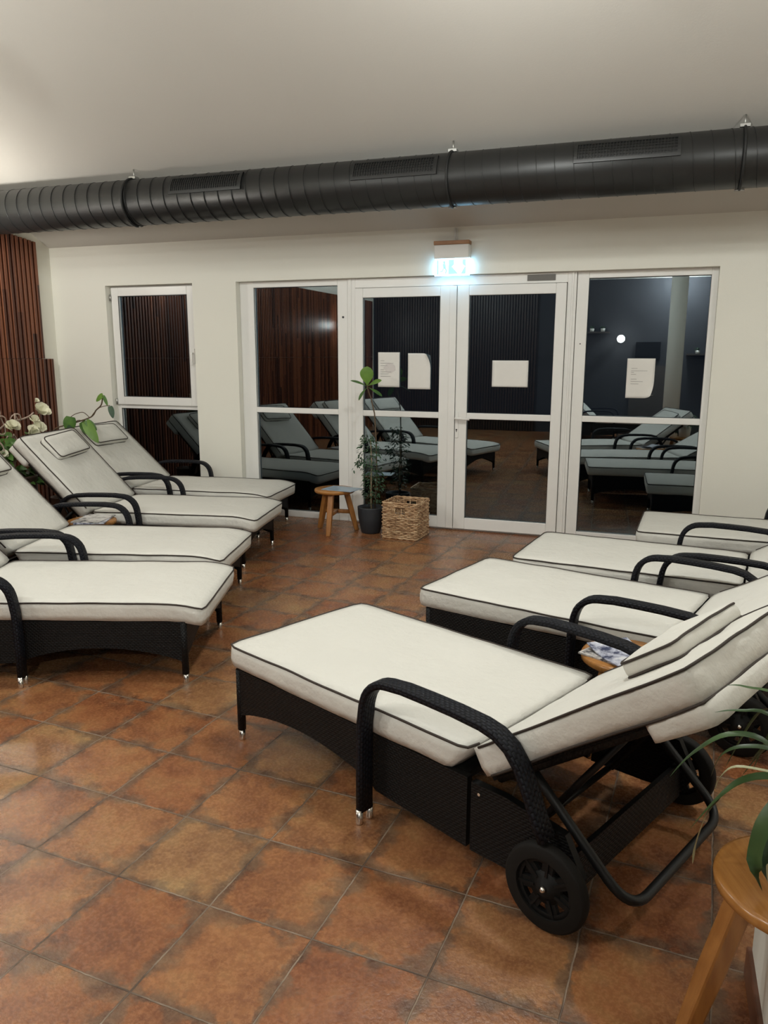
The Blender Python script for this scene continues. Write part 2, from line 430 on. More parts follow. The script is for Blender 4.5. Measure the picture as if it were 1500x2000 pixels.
def tag(o, label=None, cat=None, group=None, kind=None):
    if label: o['label'] = label
    if cat: o['category'] = cat
    if group: o['group'] = group
    if kind: o['kind'] = kind
    return o
def empty(name, loc=(0, 0, 0), rz=0, label=None, cat=None, group=None, kind=None):
    o = bpy.data.objects.new(name, None); o.location = loc; o.rotation_euler.z = rz; o.empty_display_size = 0.1
    COL.objects.link(o); return tag(o, label, cat, group, kind)
def copy_tree(o, parent=None):
    c = o.copy(); COL.objects.link(c)
    if parent is not None: c.parent = parent
    for ch in [x for x in bpy.data.objects if x.parent == o]: copy_tree(ch, c)
    return c
def arc(cx, cz, r, a0, a1, n, y=0):
    return [(cx+r*math.cos(R(a0+(a1-a0)*i/n)), y, cz+r*math.sin(R(a0+(a1-a0)*i/n))) for i in range(n+1)]

def stemc(pts, r_=0.004):
    # smooth polyline
    P = [Vector(p) for p in pts]; out = []
    for i in range(len(P)-1):
        p0, p1, p2, p3 = P[max(i-1, 0)], P[i], P[i+1], P[min(i+2, len(P)-1)]
        for k in range(5):
            t = k/5; out.append(0.5*((2*p1)+(-p0+p2)*t+(2*p0-5*p1+4*p2-p3)*t*t+(-p0+3*p1-3*p2+p3)*t**3))
    out.append(P[-1]); return out

# ------------------------------------------------------------------ room shell
XL, XR, YB, YF = -5.91, 3.9, -9.5, -0.10   # left wall, right wall, rear wall, inner face of glass wall
tag(MB().box(XL-0.3, XR+0.3, YB-0.3, 0.2, -0.10, 0.0).build('floor', 'floor'), kind='structure')
# glass wall with two openings
WX0, WX1, BX0, BX1, OT = -5.255, -4.255, -3.785, 0.376, 2.212
wb = MB()
for x0, x1, z0, z1 in ((XL-0.3, WX0, 0, OT), (WX1, BX0, 0, OT), (BX1, XR+0.3, 0, OT), (XL-0.3, XR+0.3, OT, 2.66)):
    wb.box(x0, x1, YF, 0.20, z0, z1)
tag(wb.build('wall_back', 'wall'), kind='structure')
def gable(name, x0, x1):
    pr = [(0.2, 0), (0.2, 2.5), (-0.1, ceil_z(-0.1)+0.03), (RIDGE_Y, ceil_z(RIDGE_Y)+0.03), (YB-0.3, ceil_z(YB-0.3)+0.03), (YB-0.3, 0)]
    tag(MB().prism(pr, x0, x1, 'yz').build(name, 'wall'), kind='structure')
gable('wall_left', XL-0.3, XL)
gable('wall_right', XR, XR+0.3)
zr = ceil_z(YB)
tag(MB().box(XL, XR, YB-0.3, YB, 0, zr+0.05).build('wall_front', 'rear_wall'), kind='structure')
cz = [(0.2, ceil_z(0.2)), (-0.1, ceil_z(-0.1)), (RIDGE_Y, ceil_z(RIDGE_Y)), (YB-0.3, ceil_z(YB-0.3))]
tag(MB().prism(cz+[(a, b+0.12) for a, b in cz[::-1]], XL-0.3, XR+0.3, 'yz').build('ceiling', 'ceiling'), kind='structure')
# round column behind the camera (seen mirrored in the right pane)
tag(MB().lathe([(0.135, 0), (0.135, ceil_z(-7.6))], 40, (0.22, -7.6, 0)).build('trim_1', 'wall'), kind='structure')
# low plastered plinth with tile skirting at the right front
tag(MB().box(0.318, 0.85, -5.6, -4.80, 0, 0.30).build('trim_2', 'wall', rotz=0), kind='structure')
tag(MB().box(0.306, 0.86, -5.6, -4.788, 0, 0.085).build('baseboard_right', 'skirt', bevel=0.004), kind='structure')
# outside
tag(MB().box(-14, 12, 0.2, 14, -0.16, -0.06).build('terrace', 'night_ground'), kind='structure')

# ------------------------------------------------------------------ windows and doors
def rect_frame(mb, x0, x1, z0, z1, wd, y0, y1, bot=None, top=None):
    b = wd if bot is None else bot; t = wd if top is None else top
    mb.box(x0, x0+wd, y0, y1, z0, z1); mb.box(x1-wd, x1, y0, y1, z0, z1)
    mb.box(x0+wd, x1-wd, y0, y1, z0, z0+b); mb.box(x0+wd, x1-wd, y0, y1, z1-t, z1)
def pane(par, x0, x1, z0, z1, y=0.004):
    MB().box(x0-0.012, x1+0.012, y, y+0.006, z0-0.012, z1+0.012).build('pane', 'glass', par)
def seal(par, x0, x1, z0, z1, y=0.0):
    s = MB(); rect_frame(s, x0-0.004, x1+0.004, z0-0.004, z1+0.004, 0.006, y-0.002, y+0.004); s.build('glazing_seal', 'pvc_seal', par)
YG = 0.0
# window 1 (left, tilting casement over a fixed light)
w1 = tag(empty('window_1', (0, 0, 0)), kind='structure')
f = MB(); rect_frame(f, WX0, WX1, 0.0, OT, 0.048, -0.02, 0.05, bot=0.06, top=0.03); f.box(WX0+0.048, WX1-0.048, -0.02, 0.05, 1.003, 1.055)
f.build('window_frame', 'pvc', w1, bevel=0.004)
sash = MB(); rect_frame(sash, WX0+0.020, WX1-0.02, 1.043, OT-0.016, 0.084, -0.045, -0.002); s_ = sash.build('sash', 'pvc', w1, bevel=0.006)
pane(w1, WX0+0.104, WX1-0.104, 1.127, OT-0.10, -0.02); seal(w1, WX0+0.104, WX1-0.104, 1.127, OT-0.10, -0.042)
pane(w1, WX0+0.048, WX1-0.048, 0.06, 1.003); seal(w1, WX0+0.048, WX1-0.048, 0.06, 1.003, -0.018)
for z in (1.075, 2.10):
    MB().tube([(WX0+0.016, -0.052, z-0.03), (WX0+0.016, -0.052, z+0.03)], 0.009).build('hinge', 'steel', w1)
h = MB(); h.box(WX1-0.062, WX1-0.036, -0.058, -0.045, 1.46, 1.60); h.tube([(WX1-0.049, -0.05, 1.56), (WX1-0.049, -0.085, 1.56), (WX1-0.049, -0.09, 1.55), (WX1-0.049, -0.09, 1.44)], 0.009)
h.build('handle', 'pvc', w1, bevel=0.003)
# window 2: fixed light left of the doors
GX = dict(c=-3.640, d=-2.790, e=-2.534, f=-1.822, g=-1.568, h=-0.845, i=-0.589, j=0.326)
def fixed(name, x0, x1, gx0, gx1):
    w_ = tag(empty(name, (0, 0, 0)), kind='structure')
    f = MB()
    f.box(x0, gx0, -0.03, 0.05, 0, OT); f.box(gx1, x1, -0.03, 0.05, 0, OT)
    f.box(gx0, gx1, -0.03, 0.05, 0, 0.062); f.box(gx0, gx1, -0.03, 0.05, 1.003, 1.053); f.box(gx0, gx1, -0.03, 0.05, 2.158, OT)
    f.build('window_frame', 'pvc', w_, bevel=0.004)
    pane(w_, gx0, gx1, 0.062, 1.003); pane(w_, gx0, gx1, 1.053, 2.158)
    seal(w_, gx0, gx1, 0.062, 1.003, -0.014); seal(w_, gx0, gx1, 1.053, 2.158, -0.014)
    return w_
w2 = fixed('window_2', BX0, -2.692, GX['c'], GX['d'])
w3 = fixed('window_3', -0.680, BX1, GX['i'], GX['j'])
MB().tube([(-2.735, -0.034, 1.88), (-2.735, -0.026, 1.88)], 0.010).build('screw_cap', 'pvc_seal', w2)
MB().tube([(-0.635, -0.034, 1.64), (-0.635, -0.026, 1.64)], 0.005).build('screw_cap', 'pvc_seal', w3)
# door frame
df = MB(); df.box(-2.688, -2.612, -0.04, 0.05, 0, OT); df.box(-0.756, -0.684, -0.04, 0.05, 0, OT); df.box(-2.612, -0.756, -0.04, 0.05, 2.130, OT-0.002)
df.box(-2.664, -2.650, -0.048, -0.04, 0, OT); df.box(-0.722, -0.706, -0.048, -0.04, 0, OT)
df.box(-2.612, -0.756, -0.03, 0.05, -0.005, 0.012)
dfo = tag(df.build('trim_3', 'pvc', bevel=0.003), kind='structure')
def leaf_door(name, x0, x1, gx0, gx1):
    d = tag(empty(name, (0, 0, 0)), kind='structure')
    f = MB(); y0 = -0.062
    f.box(x0, gx0, y0, -0.006, 0.014, 2.126); f.box(gx1, x1, y0, -0.006, 0.014, 2.126)
    f.box(gx0, gx1, y0, -0.006, 0.014, 0.118); f.box(gx0, gx1, y0, -0.006, 1.000, 1.053); f.box(gx0, gx1, y0, -0.006, 2.043, 2.126)
    f.build('door_leaf', 'pvc', d, bevel=0.005)
    pane(d, gx0, gx1, 0.118, 1.000, -0.035); pane(d, gx0, gx1, 1.053, 2.043, -0.035)
    seal(d, gx0, gx1, 0.118, 1.000, -0.050); seal(d, gx0, gx1, 1.053, 2.043, -0.050)
    return d
d1 = leaf_door('door_1', -2.608, -1.700, GX['e'], GX['f'])
d2 = leaf_door('door_2', -1.672, -0.760, GX['g'], GX['h'])
MB().box(-1.735, -1.674, -0.074, -0.060, 0.016, 2.124).build('cover_strip', 'pvc', d1, bevel=0.004)
pl = MB(); pl.box(-1.668, -1.638, -0.070, -0.060, 0.83, 1.06); plo = pl.build('lock_plate', 'pvc', d2, bevel=0.006)
MB().tube([(-1.653, -0.0725, 0.905), (-1.653, -0.068, 0.905)], 0.007).box(-1.656, -1.650, -0.0725, -0.069, 0.885, 0.905).build('keyhole', 'pvc_seal', plo)
MB().tube([(-1.653, -0.066, 1.006), (-1.653, -0.105, 1.006), (-1.645, -0.115, 1.006), (-1.53, -0.115, 1.002)], 0.011).build('handle', 'pvc', d2)
tag(MB().box(-1.085, -0.855, -0.046, -0.040, 2.148, 2.196).build('grille_tag', 'grey_tag'), 'grey speckled plate stuck on the frame above the right glass door', 'plate')
# closer marks on right leaf
# ------------------------------------------------------------------ ventilation duct
DY, DZ, DR = -0.985, 2.775, 0.178
duct = empty('ventilation_duct', (0, DY, DZ), 0, 'long dark grey spiral ventilation duct running below the sloped ceiling', 'duct')
X0, X1 = XL+0.036, XR-0.01
MB().tube([(X0, 0, 0), (X1, 0, 0)], DR, 64).build('duct_tube', 'duct', duct)
seam = MB(); pts = []
pitch = 0.122; nst = 36
turns = int((X1-X0)/pitch)
for i in range(turns*nst):
    a = 2*PI*i/nst
    pts.append((X0+pitch*i/nst, -(DR+0.0005)*math.cos(a), -(DR+0.0005)*math.sin(a)))
seam.tube(pts, 0.0028, 5).build('spiral_seam', 'duct', duct)
def surf_pt(x, ang, r): return Vector((x, -r*math.cos(R(ang)), r*math.sin(R(ang))))
for gx0, gx1 in ((-3.747, -3.104), (-2.205, -1.562), (-0.63, 0.03)):
    a0, a1 = 2, 50
    g = MB(); n = 10
    # curved rim plate as four strips
    def patch(mb, xa, xb, aa, ab, r0, r1, n=8):
        A = []
        for i in range(n+1):
            a = aa+(ab-aa)*i/n
            A.append([mb.bm.verts.new(surf_pt(x, a, r)) for x, r in ((xa, r0), (xb, r0), (xb, r1), (xa, r1))])
        for P, Q in zip(A, A[1:]):
            for k in range(4): mb.bm.faces.new((P[k], P[(k+1) % 4], Q[(k+1) % 4], Q[k]))
        mb.bm.faces.new(A[0]); mb.bm.faces.new(A[-1][::-1])
    rim = 0.022
    patch(g, gx0, gx1, a0, a0+7, DR+0.001, DR+0.010, 3); patch(g, gx0, gx1, a1-7, a1, DR+0.001, DR+0.010, 3)
    patch(g, gx0, gx0+rim, a0, a1, DR+0.001, DR+0.010); patch(g, gx1-rim, gx1, a0, a1, DR+0.001, DR+0.010)
    gr = g.build('grille', 'duct', duct)
    b = MB(); patch(b, gx0+rim, gx1-rim, a0+7, a1-7, DR+0.0005, DR+0.002); b.build('grille_opening', 'duct_dark', gr)
    v = MB(); k = 0; x = gx0+rim+0.008
    while x < gx1-rim-0.004:
        patch(v, x, x+0.005, a0+7, a1-7, DR+0.002, DR+0.0085, 5); x += 0.0195; k += 1
    for a in (14, 21, 28, 35):
        patch(v, gx0+rim, gx1-rim, a, a+0.9, DR+0.002, DR+0.0055, 1)
    v.build('louvre_blades', 'duct', gr)
for bx in (-4.19, -1.49, 0.40):
    c = MB(); pts = [(bx, (DR+0.006)*math.cos(2*PI*i/48), (DR+0.006)*math.sin(2*PI*i/48)) for i in range(48)]
    c.tube(pts, 0.009, 8, closed=True); cl = c.build('pipe_clamp', 'duct_dark', duct)
    c = MB(); c.box(bx-0.03, bx+0.03, -0.03, 0.03, DR+0.004, DR+0.022)
    c.tube([(bx, 0, DR+0.01), (bx, 0, ceil_z(DY)-DZ-0.003)], 0.006); c.build('hanger', 'steel', cl)
    MB().tube([(bx-0.03, (DR+0.006)*0.1, -DR-0.008), (bx+0.03, (DR+0.006)*0.1, -DR-0.008)], 0.006).build('clamp_bolt', 'steel', cl)

# ------------------------------------------------------------------ slatted cladding on left wall
def slat_panel(label, y0, y1, z0, ztop):
    root = empty('slat_panel', (XL, 0, 0), 0, label, 'wall panel')
    MB().prism([(y0, z0), (y1, z0), (y1, ztop(y1)), (y0, ztop(y0))], 0.001, 0.010, 'yz').build('backing', 'slat_back', root)
    mb = MB(); y = y1
    while y-0.034 > y0:
        ya, yb = y-0.034, y
        mb.prism([(ya, z0), (yb, z0), (yb, ztop(yb)), (ya, ztop(ya))], 0.010, 0.034, 'yz'); y -= 0.056
    mb.build('slats', 'slats', root, bevel=0.002, bseg=1)
slat_panel('upper panel of dark red-brown vertical slats on the left wall, sloping top', -9.4, -0.31, 1.503, lambda y: min(2.625+0.12*(-0.31-y), ceil_z(y)-0.03, 2.66 if y > -0.81 or y < -1.17 else 2.58))
slat_panel('lower panel of dark red-brown vertical slats on the left wall, behind the flowers', -9.4, -0.195, 0.002, lambda y: 1.500)

rp = empty('slat_panel', (0, YB, 0), 0, 'dark slatted wood panel covering the left half of the rear wall', 'wall panel')
MB().box(XL+0.04, -2.35, 0.001, 0.010, 0.002, 2.9).build('backing', 'slat_back', rp)
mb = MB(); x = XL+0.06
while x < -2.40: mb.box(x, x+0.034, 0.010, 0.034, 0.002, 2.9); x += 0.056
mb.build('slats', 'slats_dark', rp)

# ------------------------------------------------------------------ exit sign
sg = empty('exit_sign', (-1.70, YF, 2.21), 0, 'lit green and white emergency exit sign above the glass doors', 'exit sign')
MB().box(-0.148, 0.148, -0.085, 0, 0.125, 0.235).build('housing', 'pvc', sg, bevel=0.006)
MB().box(-0.152, 0.150, -0.088, 0, 0.235, 0.266).build('top_strip', 'signwood', sg, bevel=0.003)
pn = MB().box(-0.150, 0.150, -0.050, -0.040, -0.012, 0.130).build('light_panel', 'sign_white', sg)
MB().prism([(-0.130, 0.0), (-0.116, 0.0), (-0.116, 0.118), (-0.130, 0.118)], -0.0525, -0.051).build('green_edge', 'sign_green', pn)
gp = MB()
gp.prism([(-0.03, 0.002), (0.055, 0.002), (0.0, 0.062), (0.018, 0.080), (0.018, 0.118), (-0.03, 0.118)], -0.0525, -0.051)
MB().prism([(0.075, 0.002), (0.118, 0.002), (0.118, 0.118), (0.088, 0.118), (0.088, 0.080), (0.112, 0.062)], -0.0525, -0.051).build('green_field', 'sign_green', pn)
gp.build('green_field', 'sign_green', pn)
man = MB()
man.tube([(-0.068, -0.0520, 0.098), (-0.068, -0.0505, 0.098)], 0.011, 14)
man.prism([(-0.080, 0.086), (-0.060, 0.090), (-0.050, 0.060), (-0.066, 0.044), (-0.078, 0.056)], -0.0525, -0.051)
man.prism([(-0.066, 0.052), (-0.056, 0.058), (-0.040, 0.030), (-0.050, 0.004), (-0.060, 0.008), (-0.054, 0.030)], -0.0525, -0.051)
man.prism([(-0.078, 0.052), (-0.068, 0.050), (-0.078, 0.022), (-0.104, 0.018), (-0.104, 0.028), (-0.086, 0.032)], -0.0525, -0.051)
man.build('running_figure', 'sign_green', pn)
cb = MB(); cb.tube([(0.012, -0.012, 0.26), (0.012, -0.012, 0.372)], 0.005); cb.tube([(0.030, -0.012, 0.26), (0.030, -0.012, 0.372)], 0.005); cb.build('cable', 'pvc', sg)

# ------------------------------------------------------------------ lamps
for i, (x, y, z, p) in enumerate(UNSEEN_PENDANTS):
    pos = ['above the near right lounger', 'above the left row of loungers as added fill light', 'above the heads of the right row as added fill light', 'behind the round column as added fill light', 'at the rear left as added fill light', 'near the middle behind the camera as added fill light'][i]
    t = empty('unseen_pendant', (x, y, z), 0, 'unseen white globe pendant lamp hanging %s' % pos, 'pendant lamp')
    sph = [(0.10*math.sin(PI*k/16)+1e-5, -0.10*math.cos(PI*k/16)) for k in range(17)]
    MB().lathe(sph, 32).build('globe', 'lampglobe', t)
    MB().tube([(0, 0, 0.10), (0, 0, ceil_z(y)-z-0.002)], 0.004, 6).build('cord', 'pvc', t)
    MB().lathe([(0.0, 0.095), (0.03, 0.095), (0.03, 0.14), (0.0, 0.145)], 20).build('holder', 'steel', t)
    l_ = add_point('unseen_pendant_light', (x, y, z-0.115), p, 0.10, NEUT)
for nm, loc, ax, p, lab in SCONCES:
    t = empty(nm, loc, 0, lab, 'wall lamp')
    if ax == 'x': MB().lathe([(0.0, -0.075), (0.055, -0.075), (0.055, -0.06), (0.02, -0.055), (0.02, 0.0)], 24, axis='x').build('bracket', 'steel', t)
    else: MB().lathe([(0.0, -0.118), (0.055, -0.118), (0.055, -0.10), (0.02, -0.095), (0.02, 0.0)], 24, axis='y').build('bracket', 'steel', t)
    sph = [(0.075*math.sin(PI*i/16)+1e-5, -0.075*math.cos(PI*i/16)) for i in range(17)]
    MB().lathe(sph, 32, (0.0 if ax == 'y' else 0.03, 0 if ax == 'x' else 0.03, 0)).build('globe', 'lampglobe', t)
    off = Vector((0.16, 0, 0)) if ax == 'x' else Vector((0, 0.16, 0))
    add_point('wall_lamp_light', Vector(loc)+off, p, 0.06, WARM)

# ------------------------------------------------------------------ papers on glass
def paper(x0, x1, z0, z1, yy, label, curl=None, lines=None, smudge=None):
    root = empty('paper_sheet', ((x0+x1)/2, yy, (z0+z1)/2), 0, label, 'paper')
    W, H = x1-x0, z1-z0; nx, nz = 12, 16; mb = MB(); V = []
    for j in range(nz+1):
        row = []
        for i in range(nx+1):
            u, v = i/nx, j/nz; x, z = -W/2+W*u, -H/2+H*v; y = 0.0015*math.sin(5*u+3*v)-0.002
            if curl:
                cx, cz = curl; du = u if cx > 0 else 1-u; dv = v if cz > 0 else 1-v
                k = max(0, du+dv*0.8-1.42)
                y -= k*k*0.28; x -= cx*k*k*0.16; z -= cz*k*k*0.14
            row.append(mb.bm.verts.new((x, y, z)))
        V.append(row)
    for j in range(nz):
        for i in range(nx): mb.bm.faces.new((V[j][i], V[j][i+1], V[j+1][i+1], V[j+1][i])).smooth = True
    o = mb.build('sheet', 'paper', root)
    so = o.modifiers.new('s', 'SOLIDIFY'); so.thickness = 0.0006; so.offset = -1
    if smudge:
        s_ = MB(); sx, sz, sr = smudge
        s_.prism([(-W/2+W*(sx+sr*math.cos(2*PI*i/14)*(1+0.2*math.sin(3*i))), -H/2+H*(sz+sr*0.55*math.sin(2*PI*i/14))) for i in range(14)], -0.0052, -0.0048)
        s_.build('printed_picture', 'smudge', root)
    if lines:
        for half in (0, 1):
          t_ = MB()
          for (lx0, lx1, lz) in [q for q in lines if (q[2] < 0.55) == bool(half)]: t_.box(-W/2+W*lx0, -W/2+W*lx1, -0.0056, -0.0050, -H/2+H*lz-0.0016, -H/2+H*lz+0.0016)
          t_.build('printed_paragraph', 'ink', root)
YD = -0.045
paper(-2.393, -2.190, 1.264, 1.570, YD, 'white printed notice on the left door, nearest the fiddle leaf plant', None,
      [(0.12, 0.30, 0.76), (0.12, 0.72, 0.69), (0.12, 0.45, 0.62), (0.12, 0.28, 0.50), (0.12, 0.62, 0.44), (0.12, 0.50, 0.38), (0.12, 0.60, 0.31)], (0.55, 0.55, 0.26))
paper(-2.112, -1.904, 1.250, 1.562, YD, 'blank white sheet with curled top corner on the left door', (1, 1))
paper(-1.356, -1.049, 1.281, 1.503, YD, 'blank white landscape sheet taped to the right door')
paper(-0.255, -0.040, 1.207, 1.524, -0.012, 'white printed notice with curled lower corner on the right-hand window', (1, -1),
      [(0.16, 0.38, 0.75), (0.16, 0.74, 0.69), (0.16, 0.26, 0.65), (0.16, 0.34, 0.60), (0.16, 0.37, 0.48), (0.16, 0.60, 0.42), (0.16, 0.45, 0.36)])

# ------------------------------------------------------------------ sun lounger
def rounded_rect(hx, hy, r, n=5):
    out = []
    for cx, cy, a in ((hx-r, hy-r, 0), (-hx+r, hy-r, 90), (-hx+r, -hy+r, 180), (hx-r, -hy+r, 270)):
        for i in range(n+1):
            t = R(a+90*i/n); out.append((cx+r*math.cos(t), cy+r*math.sin(t)))
    return out
def cushion_mesh(L, W, T, seed, puff=0.012, wr=0.004, rearcut=0.0, nx=30, ny=14, bend=None, rc=0.03):
    """box cushion along x 0..L, y centred, z 0..T ; returns (MB body, list of piping loops)"""
    mb = MB(); bm = mb.bm
    def shape(u, v):
        # map square to rounded rectangle
        x, y = u*L, (v-0.5)*W
        ex = min(x, L-x); ey = min(y+W/2, W/2-y)
        if ex < rc and ey < rc:
            cx = rc if x < L/2 else L-rc; cy = (W/2-rc)*(1 if y > 0 else -1)
            dx, dy = x-cx, y-cy; d = math.hypot(dx, dy); mx = max(abs(dx), abs(dy))
            if d > 1e-9: x, y = cx+dx*mx/d, cy+dy*mx/d
        return x, y
    def nz_(x, y, z, s=3.0): return noise.noise(Vector((x*s+seed*3.1, y*s+seed, z*s+seed*0.7)))
    def zt(u, v):
        e = (1-abs(2*u-1)**6)*(1-abs(2*v-1)**6)
        return e
    top = {}; bot = {}
    def fin(p):
        x, y, z = p
        x = x - rearcut*(1-z/T)*(max(0, x/L-0.8)/0.2)
        if bend: x, y, z = bend(x, y, z)
        return Vector((x, y, z))
    loopidx = [(i, 0) for i in range(nx)] + [(nx, j) for j in range(ny)] + [(i, ny) for i in range(nx, 0, -1)] + [(0, j) for j in range(ny, 0, -1)]
    def edgewob(x, y): return 0.0035*nz_(x, y, 0, 7)
    for i in range(nx+1):
        for j in range(ny+1):
            u, v = i/nx, j/ny
            # concentrate samples near the edges
            u_ = 0.5-0.5*math.cos(PI*u)*(0.35)-0.0 if False else u
            x, y = shape(u, v); e = zt(u, v)
            wz = wr*(nz_(x, y, 0, 6)+0.6*nz_(x*0.6, y*2.4, 5, 9))*e + edgewob(x, y)
            top[i, j] = bm.verts.new(fin((x, y, T+puff*e+wz)))
            bot[i, j] = bm.verts.new(fin((x, y, -0.25*puff*e+edgewob(x, y+3))))
    for i in range(nx):
        for j in range(ny):
            bm.faces.new((top[i, j], top[i+1, j], top[i+1, j+1], top[i, j+1])).smooth = True
            bm.faces.new((bot[i, j], bot[i, j+1], bot[i+1, j+1], bot[i+1, j])).smooth = True
    # side wall rings
    m_ = len(loopidx); prev = [top[k] for k in loopidx]; LV = 3
    for lv in range(1, LV+1):
        if lv == LV: cur = [bot[k] for k in loopidx]
        else:
            cur = []
            for k, (i, j) in enumerate(loopidx):
                u, v = i/nx, j/ny; x, y = shape(u, v)
                nxv = Vector((-1 if i == 0 else (1 if i == nx else 0), -1 if j == 0 else (1 if j == ny else 0), 0)).normalized()
                z = T*(1-lv/LV)
                b_ = 0.003+0.006*nz_(x, y, z, 8)+0.005*nz_(x*2.0+z*2, y*2.0+z*2, z*0.6, 14)
                cur.append(bm.verts.new(fin((x+nxv.x*b_, y+nxv.y*b_, z))))
        for k in range(m_):
            k2 = (k+1) % m_
            bm.faces.new((prev[k], cur[k], cur[k2], prev[k2])).smooth = True
        prev = cur
    tl = [top[k].co.copy() for k in loopidx]; bl = [bot[k].co.copy() for k in loopidx]
    return mb, tl, bl
def piping(loops, rad=0.0042, skip=None, nx=30, ny=14):
    mb = MB()
    for lp in loops:
        if skip:
            c = sum(lp, Vector())/len(lp)
            if skip == 'rear': k0 = nx+ny-1; seq = [lp[(k0+q) % len(lp)] for q in range(2*nx+ny+3)]
            else: seq = lp[1:2*nx+ny]
            mb.tube([p + (p-c).normalized()*0.001 for p in seq], rad, 6); continue
        c = sum(lp, Vector())/len(lp)
        pts = [p + (p-c).normalized()*0.001 for p in lp]
        mb.tube(pts, rad, 6, closed=True)
    return mb
HINGE_X, SEAT_T, SEAT_B = 1.165, 0.085, 0.312
HW = 0.3675
def make_lounger(name, loc, rz, label, back_deg, seed, seat_x0=-0.06, pillow=None, droop=0.0, seat_len=None, group=None):
    root = empty(name, (loc[0], loc[1], 0), R(rz), label, 'sun lounger', group)
    TH = R(back_deg); ct, st = math.cos(TH), math.sin(TH)
    # --- frame: woven skirts
    def arch(x0, x1, zl, zm):
        return [(x0+(x1-x0)*i/14, zl+(zm-zl)*(math.sin(PI*i/14)**0.8 if 0 < i < 14 else 0)) for i in range(15)]
    fr = MB()
    for s_ in (-1, 1):
        y0, y1 = (s_*HW-0.012, s_*HW+0.012)
        fr.prism([(-0.012, 0.308), (0.012, 0.105)] + arch(0.02, 0.76, 0.115, 0.175) + [(0.78, 0.10), (1.165, 0.075), (1.165, 0.308)], y0, y1)
        fr.prism([(1.180, 0.300), (1.180, 0.072), (1.38, 0.075), (1.52, 0.085), (1.56, 0.16), (1.50, 0.27), (1.30, 0.300)], y0, y1)
    # foot end panel (arched) and rear panel
    ar = [(-HW+0.012+(2*HW-0.024)*i/14, 0.13+0.075*math.sin(PI*i/14)) for i in range(15)]
    fr.prism([(-HW+0.012, 0.308)] + ar + [(HW-0.012, 0.308)], -0.012, 0.010, 'yz')
    fr.prism([(-HW+0.012, 0.20), (HW-0.012, 0.20), (HW-0.012, 0.07), (-HW+0.012, 0.07)], 1.50, 1.515, 'yz')
    fo = fr.build('woven_frame', 'wicker', root)
    # seat deck
    MB().box(0.0, 1.15, -HW+0.013, HW-0.013, 0.285, 0.309).build('seat_deck', 'wicker', root)
    for s_ in (-1, 1):
        lg = MB(); lg.tube([(0.0, s_*HW, 0.306), (0.0, s_*HW, 0.045)], 0.017, 12); lo = lg.build('leg', 'wicker', root)
        MB().lathe([(0.0, 0.0), (0.0125, 0.0), (0.0135, 0.004), (0.0135, 0.048), (0.0, 0.048)], 16, (0, s_*HW, 0)).build('foot_cap', 'chrome', lo)
    # --- arms
    for s_ in (-1, 1):
        yc = s_*(HW+0.052)
        pts = [(0.765, yc, 0.045), (0.765, yc, 0.2), (0.768, yc, 0.36), (0.778, yc, 0.43)]
        pts += [(0.89+0.11*math.cos(R(a)), yc, 0.425+0.105*math.sin(R(a))) for a in range(168, 84, -12)]
        pts += [(0.95, yc, 0.536), (1.05, yc, 0.5355), (1.15, yc, 0.533), (1.25, yc, 0.526)]
        pts += [(1.30, yc, 0.515), (1.345, yc, 0.488), (1.38, yc, 0.445), (1.41, yc, 0.385), (1.442, yc, 0.31), (1.468, yc, 0.262)]
        arm = MB().ribbon(pts, 0.064, 0.028).build('armrest', 'armweave', root)
        for k in (-1, 1):
            MB().lathe([(0.0, 0.0), (0.0115, 0.0), (0.0125, 0.004), (0.0125, 0.052), (0.0, 0.052)], 16, (0.765, yc+k*0.024, 0)).build('foot_cap', 'chrome', arm)
        MB().tube([(0.99, yc, 0.521), (0.99, yc, 0.518)], 0.004, 8).build('arm_bolt', 'steel', arm)
        # wheel
        wy = s_*(HW+0.060); wx, wz, wr_ = 1.478, 0.128, 0.128
        wl = MB()
        wl.lathe([(0.086, -0.018), (0.118, -0.019), (wr_-0.003, -0.013), (wr_, 0.0), (wr_-0.003, 0.013), (0.118, 0.019), (0.086, 0.018), (0.086, -0.018)], 56, (wx, wy, wz), 'y', caps=False)
        wo = wl.build('wheel', 'rubber', root)
        rim = MB()
        rim.lathe([(0.0, -0.014), (0.026, -0.014), (0.030, -0.008), (0.048, -0.006), (0.048, 0.006), (0.030, 0.008), (0.026, 0.014), (0.0, 0.014)], 32, (wx, wy, wz), 'y')
        for k in range(7):
            a = 2*PI*k/7+0.3
            mt = Matrix.Translation((wx, wy, wz)) @ Matrix.Rotation(a, 4, 'Y')
            rim.box(0.044, 0.080, -0.006, 0.006, -0.0165, 0.0165, mt)
            rim.box(0.034, 0.088, -0.011, 0.011, -0.004, 0.004, mt)
        rim.lathe([(0.074, -0.008), (0.090, -0.012), (0.090, 0.012), (0.074, 0.008), (0.074, -0.008)], 48, (wx, wy, wz), 'y', caps=False)
        rim.build('wheel_spokes', 'black_plastic', wo)
        MB().lathe([(0.0, s_*0.026), (0.004, s_*0.026), (0.008, s_*0.021), (0.011, s_*0.014), (0.0, s_*0.014)], 14, (wx, wy, wz), 'y').build('axle_cap', 'chrome', wo)
    # axle
    MB().tube([(1.478, -HW-0.05, 0.128), (1.478, HW+0.05, 0.128)], 0.008).build('axle', 'black_metal', root)
    for s_ in (-1, 1):
        MB().tube([(1.21, s_*(HW+0.0125), 0.27), (1.21, s_*(HW+0.015), 0.27)], 0.005, 8).build('frame_screw', 'chrome', fo)
    # --- pull handle: U bar swinging down at the rear
    hw = HW-0.055
    hp = []
